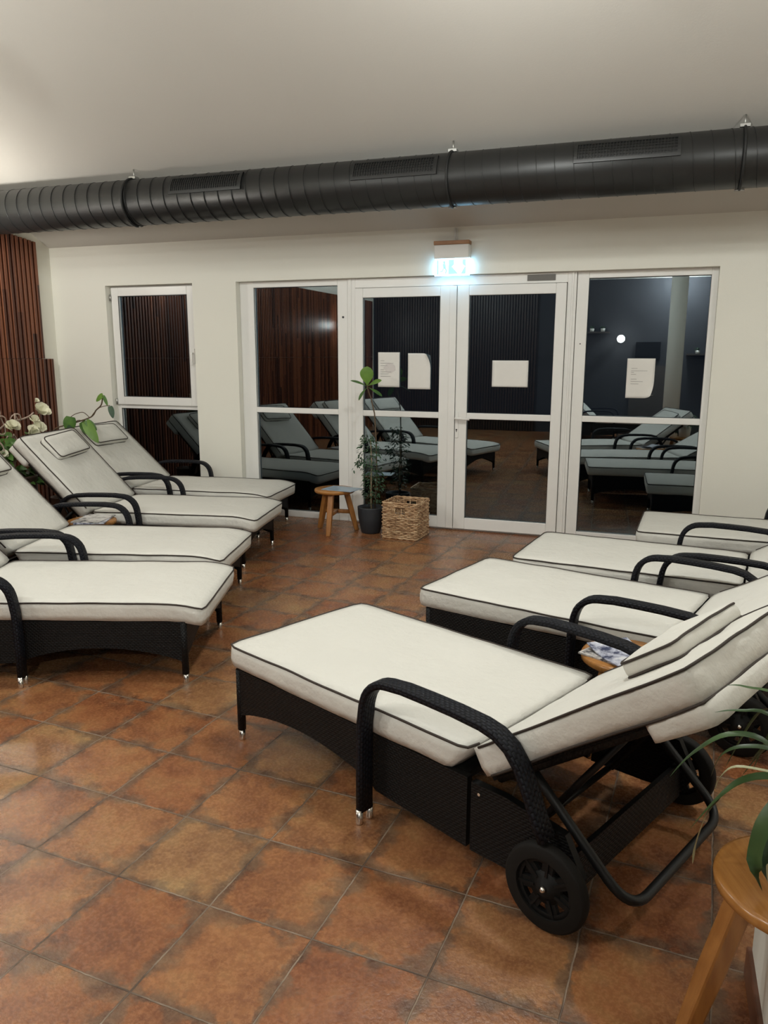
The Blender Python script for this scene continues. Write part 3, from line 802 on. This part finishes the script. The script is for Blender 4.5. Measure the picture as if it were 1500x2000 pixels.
    for s_ in (-1, 1):
        c0, c1, c2 = Vector((1.60, s_*hw, 0.150)), Vector((1.672, s_*hw, 0.090)), Vector((1.672, s_*(hw-0.095), 0.090))
        side = [Vector((1.30, s_*hw, 0.42)), Vector((1.45, s_*hw, 0.285))] + [c0*(1-t)**2+c1*2*t*(1-t)+c2*t*t for t in [q/8 for q in range(9)]]
        hp += side if s_ < 0 else side[::-1]
    MB().tube(hp, 0.0145, 12).build('pull_handle', 'black_metal', root)
    # --- backrest frame (under the back cushion) and struts
    def bp(s, y, n): return (HINGE_X+0.012+s*ct-n*st, y, 0.400+s*st+n*ct)   # s along back, n off the cushion top plane
    bf = MB(); bh = HW-0.02
    n0 = -SEAT_T-0.018
    ring = [bp(0.03, -bh, n0), bp(0.70, -bh, n0), bp(0.73, -bh+0.03, n0), bp(0.73, bh-0.03, n0), bp(0.70, bh, n0), bp(0.03, bh, n0)]
    bf.tube(ring, 0.016, 10)
    A = [bf.bm.verts.new(bp(s, y, n0+0.010)) for s, y in ((0.0, -bh), (0.72, -bh), (0.72, bh), (0.0, bh))]
    B = [bf.bm.verts.new(bp(s, y, n0-0.004)) for s, y in ((0.0, -bh), (0.72, -bh), (0.72, bh), (0.0, bh))]
    bf.bm.faces.new(A); bf.bm.faces.new(B[::-1])
    for i in range(4): bf.bm.faces.new((A[i], B[i], B[(i+1) % 4], A[(i+1) % 4]))
    for f_ in bf.bm.faces:
        if len(f_.verts) == 4 and f_.loops[0][bf.uv].uv.length == 0:
            for lp in f_.loops: lp[bf.uv].uv = (lp.vert.co.x*1.3, lp.vert.co.y)
    bo = bf.build('backrest_frame', 'wicker', root)
    for s_ in (-1, 1):
        a_ = bp(0.46, s_*(bh-0.09), n0-0.01)
        MB().tube([a_, (1.31, s_*(bh-0.09), 0.135)], 0.0105, 10).build('support_strut', 'black_metal', root)
    MB().tube([bp(0.46, -bh+0.05, n0-0.012), bp(0.46, bh-0.05, n0-0.012)], 0.010).build('support_bar', 'black_metal', bo)
    MB().tube([(1.30, -hw, 0.13), (1.30, hw, 0.13)], 0.011).build('cross_bar', 'black_metal', root)
    # --- cushions
    L = HINGE_X - seat_x0
    def bend(x, y, z):
        X = x + seat_x0
        if droop and X < 0.10:
            k = (0.10-X)/0.2; z -= droop*k*k
            X += droop*0.25*k*(z/SEAT_T-0.5)*-1
        return X, y, z + SEAT_B
    mb, tl, bl = cushion_mesh(L, 2*HW+0.022, SEAT_T, seed, rearcut=0.06, bend=bend, rc=0.035)
    so = mb.build('seat_cushion', 'cotton', root); 
    piping([tl], skip='rear').build('piping', 'piping', so)
    def bbend(x, y, z):
        p = bp(x, y, z-SEAT_T); return p
    mb, tl, bl = cushion_mesh(0.75, 2*HW+0.022, SEAT_T, seed+5, puff=0.007, wr=0.006, bend=bbend, rc=0.022, nx=24)
    bo = mb.build('back_cushion', 'cotton', root); piping([tl, bl], skip='front', nx=24).build('piping', 'piping', bo)
    # pocket that slips over the frame
    def pbend(x, y, z): return bp(0.565+x, y, -SEAT_T-0.055+z)
    mb, tl, bl = cushion_mesh(0.190, 2*HW+0.020, 0.055, seed+9, puff=0.0, wr=0.004, bend=pbend, nx=8, rc=0.03)
    mb.build('cushion_pocket', 'cotton', bo)
    if pillow:
        ps, py, pd, pw, prot = pillow
        cr, sr = math.cos(R(prot)), math.sin(R(prot))
        def qbend(x, y, z):
            x -= pd/2; y_ = y
            z2 = z*(1-0.10*(abs(2*y_/pw))**3)
            xx, yy = x*cr-y_*sr, x*sr+y_*cr
            return bp(ps+xx, py+yy, z2+0.008)
        mb, tl, bl = cushion_mesh(pd, pw, 0.046, seed+13, puff=0.012, wr=0.003, bend=qbend, nx=12, ny=18, rc=0.03)
        po = mb.build('headrest_pillow', 'cotton', root); piping([tl, bl]).build('piping', 'piping', po)
    return root
LOUNGERS = [
 # name loc angle back seed pillow seat_x0 droop
 ((-2.171, -3.372), 198.7, 46, 1, (0.60, 0.0, 0.20, 0.50, 0), -0.10, 0.03, 'sun lounger nearest the camera in the left row, head end outside the picture'),
 ((-2.5245, -2.5735), 194.7, 46.5, 2, (0.60, -0.02, 0.20, 0.48, 0), -0.10, 0.03, 'second sun lounger of the left row, wooden magazine stool standing on its far side'),
 ((-2.86, -1.50), 191, 46.7, 3, (0.585, -0.02, 0.20, 0.46, 3), -0.10, 0.03, 'third sun lounger of the left row, raised back with pillow in front of white flowers'),
 ((-3.19, -0.62), 187, 43.5, 4, (0.59, 0.04, 0.20, 0.48, -2), -0.10, 0.03, 'sun lounger closest to the narrow left window, end of the left row'),
 ((-1.365, -3.791), -24.5, 35.6, 5, (0.538, 0.079, 0.178, 0.517, 3.2), -0.06, 0.0, 'large foreground sun lounger on the right with black wheel and loose cream pillow'),
 ((-0.911, -2.768), -16, 30, 6, None, -0.06, 0.0, 'second sun lounger of the right row, directly behind the foreground one'),
 ((-0.633, -1.985), -7.5, 31, 7, None, -0.06, 0.0, 'third sun lounger of the right row, reaching towards the glass doors'),
 ((0.002, -1.022), -3, 36, 8, None, -0.06, 0.0, 'farthest sun lounger on the right, in front of the right-hand window'),
]
LOUNGERS.append(((0.05, -8.55), 182, 44, 9, (0.585, 0.0, 0.20, 0.46, 0), -0.06, 0.0, 'sun lounger behind the camera by the rear wall, seen mirrored in the right-hand pane'))
for loc, rz, bd, sd, pil, x0, dr, lab in LOUNGERS:
    make_lounger('sun_lounger', loc, rz, lab, bd, sd, x0, pil, dr, group='cream cushioned sun loungers')

# ------------------------------------------------------------------ stools
def make_stool(loc, rz, label, h=0.39, r=0.18, splay=0.235, tr=0.105, sh=0.52):
    root = empty('wooden_stool', (loc[0], loc[1], 0), R(rz), label, 'stool', 'three-legged wooden stools')
    MB().lathe([(0.0, h-0.034), (r-0.012, h-0.034), (r-0.002, h-0.026), (r, h-0.012), (r-0.004, h-0.003), (r-0.014, h), (0.0, h)], 56).build('seat', 'stool_top', root)
    tops = []
    for k in range(3):
        a = R(90+120*k); t = Vector((tr*math.cos(a), tr*math.sin(a), h-0.033)); b = Vector((splay*math.cos(a), splay*math.sin(a), 0.0))
        mb = MB(); sd = Vector((-math.sin(a), math.cos(a), 0)); rd = Vector((math.cos(a), math.sin(a), 0))
        vs = []
        for p, s_ in ((b, 0.019), (t.lerp(b, 0.45), 0.024), (t, 0.024)):
            vs.append([mb.bm.verts.new(p+sd*s_*i+rd*s_*j) for i, j in ((-1, -1), (1, -1), (1, 1), (-1, 1))])
        for A, B in zip(vs, vs[1:]):
            for i in range(4): mb.bm.faces.new((A[i], A[(i+1) % 4], B[(i+1) % 4], B[i]))
        mb.bm.faces.new(vs[0]); mb.bm.faces.new(vs[-1]); mb.build('leg', 'stool', root, bevel=0.007)
        tops.append((t, b))
    # stretchers: one across two legs, one from its middle to the third
    q = [t.lerp(b, sh) for t, b in tops]
    MB().tube([q[1], q[2]], 0.0125, 8, flat=1.5).build('stretcher', 'stool', root)
    MB().tube([(q[1]+q[2])/2, q[0]], 0.0125, 8, flat=1.5).build('stretcher', 'stool', root)
    return root
make_stool((-2.645, -0.48), 186, 'small round wooden stool with blue leaflet in front of the left fixed window', splay=0.20)
make_stool((-3.76, -2.29), 30, 'round wooden stool with magazines between the second and third left loungers', r=0.17, splay=0.175)
make_stool((-0.045, -3.65), 20, 'round wooden stool with magazines between the two nearest right loungers', splay=0.185)
make_stool((0.375, -4.985), 112, 'round wooden stool carrying the spider plant at the lower right corner', h=0.42, r=0.185, splay=0.25, tr=0.14, sh=0.92)
# stationery on the stools
def booklet(loc, rz, w_, d_, t_, mat, label, cat='magazine', group=None, bow=0.0):
    root = empty('magazine' if cat == 'magazine' else 'leaflet', loc, R(rz), label, cat, group)
    mb = MB(); n = 8; V = []
    for i in range(n+1):
        x = -w_/2+w_*i/n; z = bow*(abs(2*i/n-1))**2
        V.append([mb.bm.verts.new((x, y, z+zz)) for y, zz in ((-d_/2, 0), (d_/2, 0), (d_/2, t_), (-d_/2, t_))])
    for A, B in zip(V, V[1:]):
        for k in range(4): mb.bm.faces.new((A[k], A[(k+1) % 4], B[(k+1) % 4], B[k]))
    mb.bm.faces.new(V[0]); mb.bm.faces.new(V[-1][::-1]); mb.build('cover', mat, root)
    return root
booklet((-2.565, -0.50, 0.3905), -8, 0.30, 0.21, 0.004, 'blue_paper', 'pale blue leaflet lying over the edge of the stool by the glass doors', 'leaflet')
booklet((-3.73, -2.30, 0.3905), 24, 0.21, 0.28, 0.007, 'mag2', 'magazine at the bottom of the pile between the left loungers', group='magazines on the stools')
booklet((-3.735, -2.30, 0.398), 12, 0.20, 0.27, 0.006, 'mag1', 'magazine lying on top of the pile between the left loungers', group='magazines on the stools')
booklet((-0.06, -3.69, 0.3905), -28, 0.28, 0.20, 0.006, 'mag1', 'lower magazine on the stool behind the foreground lounger', group='magazines on the stools')
booklet((-0.045, -3.71, 0.397), -52, 0.27, 0.19, 0.004, 'mag2', 'upper bluish magazine on the stool behind the foreground lounger', group='magazines on the stools', bow=0.02)

# ------------------------------------------------------------------ rattan basket
bk = empty('rattan_basket', (-2.000, -0.425, 0), R(-3), 'square woven rattan basket standing before the left door leaf', 'basket')
hx = hy = 0.158; Hb = 0.315
mb = MB(); loop0 = rounded_rect(hx, hy, 0.018, 3); 
def resample(lp, step):
    out = []; n = len(lp)
    for i in range(n):
        a, b = Vector((*lp[i], 0)), Vector((*lp[(i+1) % n], 0)); L_ = (b-a).length; k = max(1, int(L_/step))
        for j in range(k): out.append(a.lerp(b, j/k))
    return out
lp = resample(loop0, 0.0085); per = len(lp)
NR = 21
for rw in range(NR):
    z = 0.012+rw*(Hb-0.03)/(NR-1)
    pts = []; run = []
    for i, p in enumerate(lp):
        nrm = Vector((p.x/hx if abs(p.x) > hx*0.97 else 0, p.y/hy if abs(p.y) > hy*0.97 else 0, 0))
        if nrm.length: nrm.normalize()
        o_ = 0.0055*math.sin(2*PI*(i/7.2)+PI*(rw % 2))
        g = 1+0.012*math.sin(rw*1.7)
        pt = Vector((p.x*g, p.y*g, z+0.0015*math.sin(i*0.9+rw))) + nrm*o_
        hole = (0.222 < z < 0.270) and abs(p.x) > 0.008 and abs(p.x) < 0.046 and abs(p.y) > hy*0.9
        if hole:
            if len(run) > 2: mb.tube(run, 0.0062, 7)
            run = []
        else: run.append(pt)
    if len(run) > 2: mb.tube(run+([ ] if len(run) < per else [run[0]]), 0.0062, 7)
mb.build('woven_side', 'rattan', bk)
st = MB()
for i in range(0, per, 7):
    p = lp[i]; st.tube([(p.x*0.985, p.y*0.985, 0.004), (p.x*0.985, p.y*0.985, Hb-0.008)], 0.0042, 6)
st.build('stakes', 'rattan', bk)
rimm = MB(); rimb = MB()
for ph in (0, PI):
    rimm.tube([Vector((p.x*1.0, p.y*1.0, Hb-0.004+0.004*math.sin(i*0.5+ph))) + Vector((0.004*math.cos(i*0.5+ph)*(p.x/hx), 0.004*math.cos(i*0.5+ph)*(p.y/hy), 0)) for i, p in enumerate(lp)], 0.0062, 7, closed=True)
    rimb.tube([Vector((p.x*1.0, p.y*1.0, 0.009+0.004*math.sin(i*0.5+ph))) for i, p in enumerate(lp)], 0.0062, 7, closed=True)
rimm.build('braided_rim', 'rattan', bk); rimb.build('bottom_border', 'rattan', bk)
MB().box(-hx+0.006, hx-0.006, -hy+0.006, hy-0.006, 0.004, 0.012).build('base', 'rattan', bk)

# ------------------------------------------------------------------ plants
# potted plant by the doors: bushy stem plus a bare fiddle leaf stem
pp = empty('potted_plant', (-2.33, -0.41, 0), 0, 'tall plant in a dark round pot between the stool and the basket', 'potted plant')
MB().lathe([(0.0, 0.0), (0.075, 0.0), (0.085, 0.01), (0.112, 0.14), (0.118, 0.225), (0.118, 0.235), (0.108, 0.235), (0.106, 0.20), (0.0, 0.20)], 40).build('pot', 'pot', pp)
MB().lathe([(0.0, 0.201), (0.104, 0.201), (0.104, 0.210), (0.0, 0.212)], 24).build('soil', 'soil', pp)
MB().tube([(0.012, -0.02, 0.20), (0.010, -0.022, 0.40), (0.016, -0.02, 0.60), (0.006, -0.018, 0.83)], [0.008, 0.007, 0.006, 0.004], 8).build('stem', 'stem_pale', pp)
MB().tube([(0.03, 0.02, 0.20), (0.045, 0.03, 0.5), (0.04, 0.03, 0.8), (0.028, 0.02, 1.05), (0.0, 0.01, 1.18), (-0.03, 0.0, 1.27), (-0.028, 0.0, 1.30)], [0.006]*5+[0.005, 0.004], 8).build('fiddle_leaf_stem', 'stem', pp)
rnd = random.Random(3)
fo = MB()
for i in range(620):
    z = 0.27+0.60*rnd.random()**0.8
    rr = (0.045+0.065*math.sin(PI*min(1, max(0, (z-0.25)/0.62))**0.7)) * (1.25 if z > 0.62 else 0.8)
    a = rnd.random()*2*PI; rad = rr*math.sqrt(rnd.random())*1.05
    b = Vector((0.0+rad*math.cos(a) + (0.02 if z < 0.6 else -0.01), -0.01+rad*math.sin(a)*0.9, z))
    fo.leaf(b, (math.cos(a)*0.8+rnd.uniform(-.5, .5), math.sin(a)*0.8+rnd.uniform(-.5, .5), rnd.uniform(-0.9, 0.3)), (rnd.uniform(-1, 1), rnd.uniform(-1, 1), 1), rnd.uniform(0.022, 0.04), rnd.uniform(0.010, 0.017), seg=3)
for k in range(26):   # sprig that leans out to the left
    t = rnd.random(); b = Vector((-0.05-0.10*t, -0.04, 0.62+0.10*t-0.16*t*t+rnd.uniform(-0.03, 0.03)))
    fo.leaf(b, (rnd.uniform(-1, .4), rnd.uniform(-.6, .6), rnd.uniform(-1, .4)), (0, rnd.uniform(-1, 0), 1), 0.035, 0.015, seg=3)
fo.build('foliage', 'leaf_dark', pp, recalc=False)
fl = [((-0.030, 0, 1.285), (0.02, -0.25, 1), (0, -1, 0.25), 0.165, 0.125, True, 'leaf_light'), ((-0.030, 0, 1.28), (-0.75, -0.2, 0.42), (0.3, -0.3, 1), 0.155, 0.050, False, 'leaf'),
      ((-0.030, 0, 1.275), (-0.62, -0.25, -0.72), (-0.5, -0.6, 0.5), 0.135, 0.055, False, 'leaf'), ((-0.028, 0, 1.275), (0.8, -0.25, -0.25), (0.1, -0.3, 1), 0.165, 0.045, False, 'leaf'),
      ((-0.028, 0.0, 1.285), (0.7, 0.1, 0.42), (-0.2, -0.6, 0.8), 0.13, 0.07, False, 'leaf_light')]
for b, d_, n_, L_, W_, ht, mt_ in fl:
    MB().leaf(b, d_, n_, L_, W_, curl=0.18, seg=14, fiddle=True).build('fiddle_leaf', mt_, pp, recalc=False)

# climbing plant behind the far left lounger
CB = Vector((-5.16, -1.00, 0))
cp = empty('climbing_plant', CB, 0, 'climbing pothos with heart-shaped leaves behind the farthest left lounger', 'potted plant')
MB().lathe([(0.0, 0.0), (0.09, 0.0), (0.12, 0.24), (0.12, 0.25), (0.108, 0.25), (0.105, 0.22), (0.0, 0.22)], 32).build('pot', 'brownpot', cp)
MB().lathe([(0.0, 0.221), (0.100, 0.221), (0.100, 0.23), (0.0, 0.232)], 20).build('soil', 'soil', cp)
def W(*pts): return [Vector(p)-CB for p in pts]
sm = MB()
sm.tube(stemc(W((-5.14, -1.02, 0.22), (-5.12, -1.18, 0.60), (-4.99, -1.26, 0.88), (-4.80, -1.22, 0.955), (-4.66, -1.15, 1.01), (-4.60, -1.15, 1.07), (-4.54, -1.15, 1.12), (-4.52, -1.15, 1.20))), 0.006, 7)
sm.tube(stemc(W((-4.67, -1.15, 1.00), (-4.71, -1.18, 1.05), (-4.76, -1.22, 1.04), (-4.795, -1.24, 1.015))), 0.0035, 6)
sm.tube(stemc(W((-4.65, -1.15, 1.02), (-4.58, -1.15, 1.085), (-4.50, -1.15, 1.11), (-4.45, -1.15, 1.115))), 0.0035, 6)
sm.tube(stemc(W((-4.80, -1.22, 0.955), (-4.74, -1.21, 0.985), (-4.70, -1.20, 0.97))), 0.0035, 6)
sm.build('stem', 'stem', cp)
for b, tp, n_, W_, mt_ in (((-4.795, -1.24, 1.015), (-4.815, -1.27, 0.875), (0.2, -1, 0.2), 0.135, 'leaf'), ((-4.515, -1.15, 1.205), (-4.595, -1.16, 1.150), (0.1, -1, 0.5), 0.060, 'leaf_light'),
      ((-4.515, -1.15, 1.20), (-4.47, -1.15, 1.11), (1, -0.6, 0.2), 0.035, 'leaf'), ((-4.45, -1.15, 1.11), (-4.41, -1.17, 1.01), (0.8, -0.8, 0.3), 0.055, 'leaf_dark'),
      ((-4.70, -1.18, 0.975), (-4.555, -1.22, 0.800), (0.25, -1, 0.4), 0.105, 'leaf_light'), ((-4.74, -1.17, 0.97), (-4.66, -1.20, 0.86), (0.0, -1, 0.4), 0.095, 'leaf'),
      ((-4.69, -1.18, 0.98), (-4.60, -1.16, 0.90), (0.3, -1, 0.6), 0.070, 'leaf'), ((-4.78, -1.27, 0.94), (-4.82, -1.29, 0.85), (0.0, -1, 0.4), 0.07, 'leaf_dark')):
    b = Vector(b); tp = Vector(tp)
    MB().leaf(b-CB, tp-b, n_, (tp-b).length, W_, curl=0.12, seg=10, heart=True).build('leaf', mt_, cp, recalc=False)

# white flower arrangement behind the third lounger
fa = empty('flower_arrangement', (-5.20, -1.50, 0), 0, 'arrangement of white flowers and bleached twigs in a brown vase at the left edge', 'flower arrangement')
MB().lathe([(0.0, 0.0), (0.12, 0.0), (0.13, 0.02), (0.15, 0.25), (0.17, 0.50), (0.172, 0.52), (0.16, 0.52), (0.15, 0.45), (0.0, 0.45)], 36).build('vase', 'brownpot', fa)
gl_ = MB(); rr_ = random.Random(11)
for i in range(190):
    a = rr_.random()*2*PI; z = 0.44+0.42*rr_.random()**1.2
    b = Vector((0.12*math.cos(a)*rr_.random(), 0.26*math.sin(a)*rr_.random()**0.7, z))
    gl_.leaf(b, (math.cos(a), math.sin(a), rr_.uniform(-.6, .5)), (rr_.uniform(-.5, .5), rr_.uniform(-1, 0), 1), rr_.uniform(.10, .17), rr_.uniform(.04, .07), curl=0.35, seg=5)
gl_.build('green_leaves', 'leaf', fa, recalc=False)
tw = MB()
for k in range(9):
    a = rr_.uniform(-0.5, 1.2); y_ = rr_.uniform(-0.22, 0.16); p = Vector((rr_.uniform(-.05, .05), y_*0.3, 0.5)); pts = [p.copy()]
    ph = rr_.random()*6
    for j in range(9):
        p = p + Vector((0.02*math.cos(ph+j), (y_*0.16+0.035*math.sin(ph+j*0.9)), 0.065-0.006*j)); pts.append(p.copy())
    tw.tube(stemc(pts), 0.006, 6)
# curly loops
for (cy, cz_, r_) in ((-0.19, 1.03, 0.075), (-0.12, 0.96, 0.06), (0.05, 0.98, 0.05)):
    tw.tube([(0.02*math.sin(t*0.7), cy+r_*math.cos(t*0.45)*(1-0.02*t), cz_+r_*1.3*math.sin(t*0.45)) for t in range(22)], 0.006, 6)
tw.tube(stemc([(0, -0.13, 0.93), (0, -0.02, 0.985), (0, 0.10, 0.99), (0, 0.20, 1.01), (0, 0.26, 1.04)]), 0.008, 6)
tw.build('twigs', 'twig', fa)
def flower(c, r_, n, seed_):
    mb = MB(); rq = random.Random(seed_)
    for i in range(n):
        a = 2*PI*i/n*1.7+rq.random(); el = rq.uniform(-0.2, 1.0)
        d_ = Vector((0.5*math.cos(el)*math.cos(a)+0.5, math.cos(el)*math.sin(a), math.sin(el)+0.1))
        mb.leaf(c, d_, (1, -0.6, 1), r_*rq.uniform(.9, 1.25), r_*1.25, curl=-0.25, seg=6, fold=0.35, fiddle=True)
    mb.build('flower', 'petal', fa, recalc=False)
for i, (c, r_, n) in enumerate((((0.05, 0.285, 1.030), 0.085, 11), ((0.05, 0.22, 0.90), 0.075, 11), ((0.06, 0.15, 0.855), 0.075, 9), ((0.05, -0.06, 0.93), 0.070, 12), ((0.05, 0.245, 1.135), 0.030, 6), ((0.06, 0.19, 0.975), 0.050, 8), ((0.06, -0.20, 0.72), 0.05, 6))):
    flower(c, r_, n, 20+i)

# spider plant on the near stool
sp = empty('spider_plant', (0.385, -4.975, 0.4205), 0, 'spider plant with arching striped leaves on the stool at the lower right', 'potted plant')
MB().lathe([(0.0, 0.0), (0.060, 0.0), (0.070, 0.01), (0.085, 0.13), (0.088, 0.15), (0.080, 0.15), (0.078, 0.12), (0.0, 0.12)], 36).build('pot', 'whitepot', sp)
MB().lathe([(0.0, 0.121), (0.075, 0.121), (0.075, 0.130), (0.0, 0.132)], 20).build('soil', 'soil', sp)
ox, oy, oz = 0.385, -4.975, 0.4205
# blades given as world points; first the ones the photograph shows
BL = [([(0.36, -4.97, 0.60), (0.28, -4.96, 0.715), (0.20, -4.95, 0.722), (0.13, -4.95, 0.665), (0.085, -4.95, 0.600)], 0.017, 'leaf_spider'),
      ([(0.37, -4.97, 0.60), (0.30, -4.955, 0.695), (0.235, -4.95, 0.700), (0.19, -4.945, 0.670), (0.172, -4.94, 0.612)], 0.013, 'leaf_spider'),
      ([(0.37, -4.98, 0.60), (0.30, -4.99, 0.655), (0.235, -4.99, 0.64), (0.185, -4.99, 0.585), (0.135, -4.985, 0.500)], 0.020, 'leaf_spider'),
      ([(0.37, -4.98, 0.60), (0.29, -4.94, 0.765), (0.22, -4.92, 0.770), (0.17, -4.91, 0.755)], 0.012, 'leaf_spider'),
      ([(0.38, -4.96, 0.62), (0.31, -4.92, 0.800), (0.23, -4.90, 0.820), (0.19, -4.89, 0.815)], 0.010, 'leaf_spider'),
      ([(0.36, -5.00, 0.59), (0.315, -5.03, 0.625), (0.275, -5.05, 0.570), (0.262, -5.06, 0.48), (0.280, -5.065, 0.435)], 0.032, 'leaf_spider'),
      ([(0.37, -5.00, 0.59), (0.33, -5.02, 0.60), (0.295, -5.03, 0.53), (0.285, -5.04, 0.47), (0.305, -5.05, 0.427)], 0.026, 'leaf_dark'),
      ([(0.283, -5.064, 0.50), (0.292, -5.07, 0.455), (0.312, -5.08, 0.432), (0.330, -5.085, 0.4275)], 0.012, 'leaf_cream'),
      ([(0.37, -4.97, 0.60), (0.33, -4.93, 0.70), (0.31, -4.90, 0.66), (0.305, -4.88, 0.60)], 0.014, 'leaf_spider'),
      ([(0.30, -4.97, 0.66), (0.22, -4.96, 0.655), (0.19, -4.955, 0.62), (0.182, -4.95, 0.585)], 0.007, 'leaf_cream'),
      ([(0.19, -4.99, 0.59), (0.165, -4.99, 0.54), (0.150, -4.985, 0.46), (0.147, -4.98, 0.41)], 0.007, 'leaf_cream')]
rs = random.Random(5)
for k in range(34):
    a = rs.uniform(-1.5, 2.2); L_ = rs.uniform(0.16, 0.30); hgt = rs.uniform(0.06, 0.22)
    base = Vector((0.385, -4.975, 0.56)); dx_, dy_ = math.cos(a), math.sin(a)
    p = [base + Vector((dx_*L_*t, dy_*L_*t, hgt*4*t*(1-t)*0.9 + 0.05*t*(1-t) - 0.02*t)) for t in (0, .2, .45, .7, 1.0)]
    BL.append(([tuple(q) for q in p], rs.uniform(0.010, 0.018), 'leaf_spider'))
for P, wd, mt_ in BL:
    wd *= 1.7
    pts = stemc(P); n = len(pts)
    loc_ = [Vector(q)-Vector((ox, oy, oz)) for q in pts]
    ws = [wd*(0.45+0.55*math.sin(PI*min(1, 0.25+i/(n-1)*0.6)))*(1-(i/(n-1))**3)+0.0008 for i in range(n)]
    MB().blade(loc_, ws).build('leaf', mt_, sp, recalc=False)

# ------------------------------------------------------------------ rear of the room (seen mirrored in the panes)
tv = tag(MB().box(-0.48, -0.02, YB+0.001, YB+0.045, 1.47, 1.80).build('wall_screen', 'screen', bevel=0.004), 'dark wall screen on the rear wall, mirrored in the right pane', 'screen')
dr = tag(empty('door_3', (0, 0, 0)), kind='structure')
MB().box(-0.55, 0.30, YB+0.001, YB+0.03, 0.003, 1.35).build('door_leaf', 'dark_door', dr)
MB().tube([(-0.10, YB+0.03, 0.78), (-0.10, YB+0.07, 0.78), (-0.24, YB+0.07, 0.78)], 0.009).build('handle', 'chrome', dr)
for (x0, x1, z, lab) in ((-1.45, -0.98, 1.97, 'dark wall shelf with small plants left of the rear wall lamp'), (0.45, 1.15, 1.55, 'dark wall shelf with small plants right of the column')):
    sh = empty('wall_shelf', ((x0+x1)/2, YB+0.002, z), 0, lab, 'shelf')
    wd = (x1-x0)/2
    MB().box(-wd, wd, 0, 0.20, 0, 0.03).build('board', 'dark_door', sh)
    for k in range(2):
        pl = empty('shelf_plant', (x0+(x1-x0)*(0.28+0.44*k), YB+0.11, z+0.031), 0, 'small green plant at the %s end of the shelf %s' % (('left', 'right')[k], 'by the rear lamp' if x0 < -1 else 'by the column'), 'potted plant', 'small plants on the wall shelves')
        MB().lathe([(0, 0), (0.035, 0), (0.045, 0.06), (0, 0.06)], 16).build('pot', 'whitepot', pl)
        mm = MB()
        for i in range(26):
            a = rs.random()*2*PI
            mm.leaf((0, 0, 0.055), (math.cos(a), math.sin(a), rs.uniform(.2, 1.6)), (0.1, 0.2, 1), rs.uniform(.05, .09), .02, seg=3)
        mm.build('foliage', 'leaf_dark', pl, recalc=False)
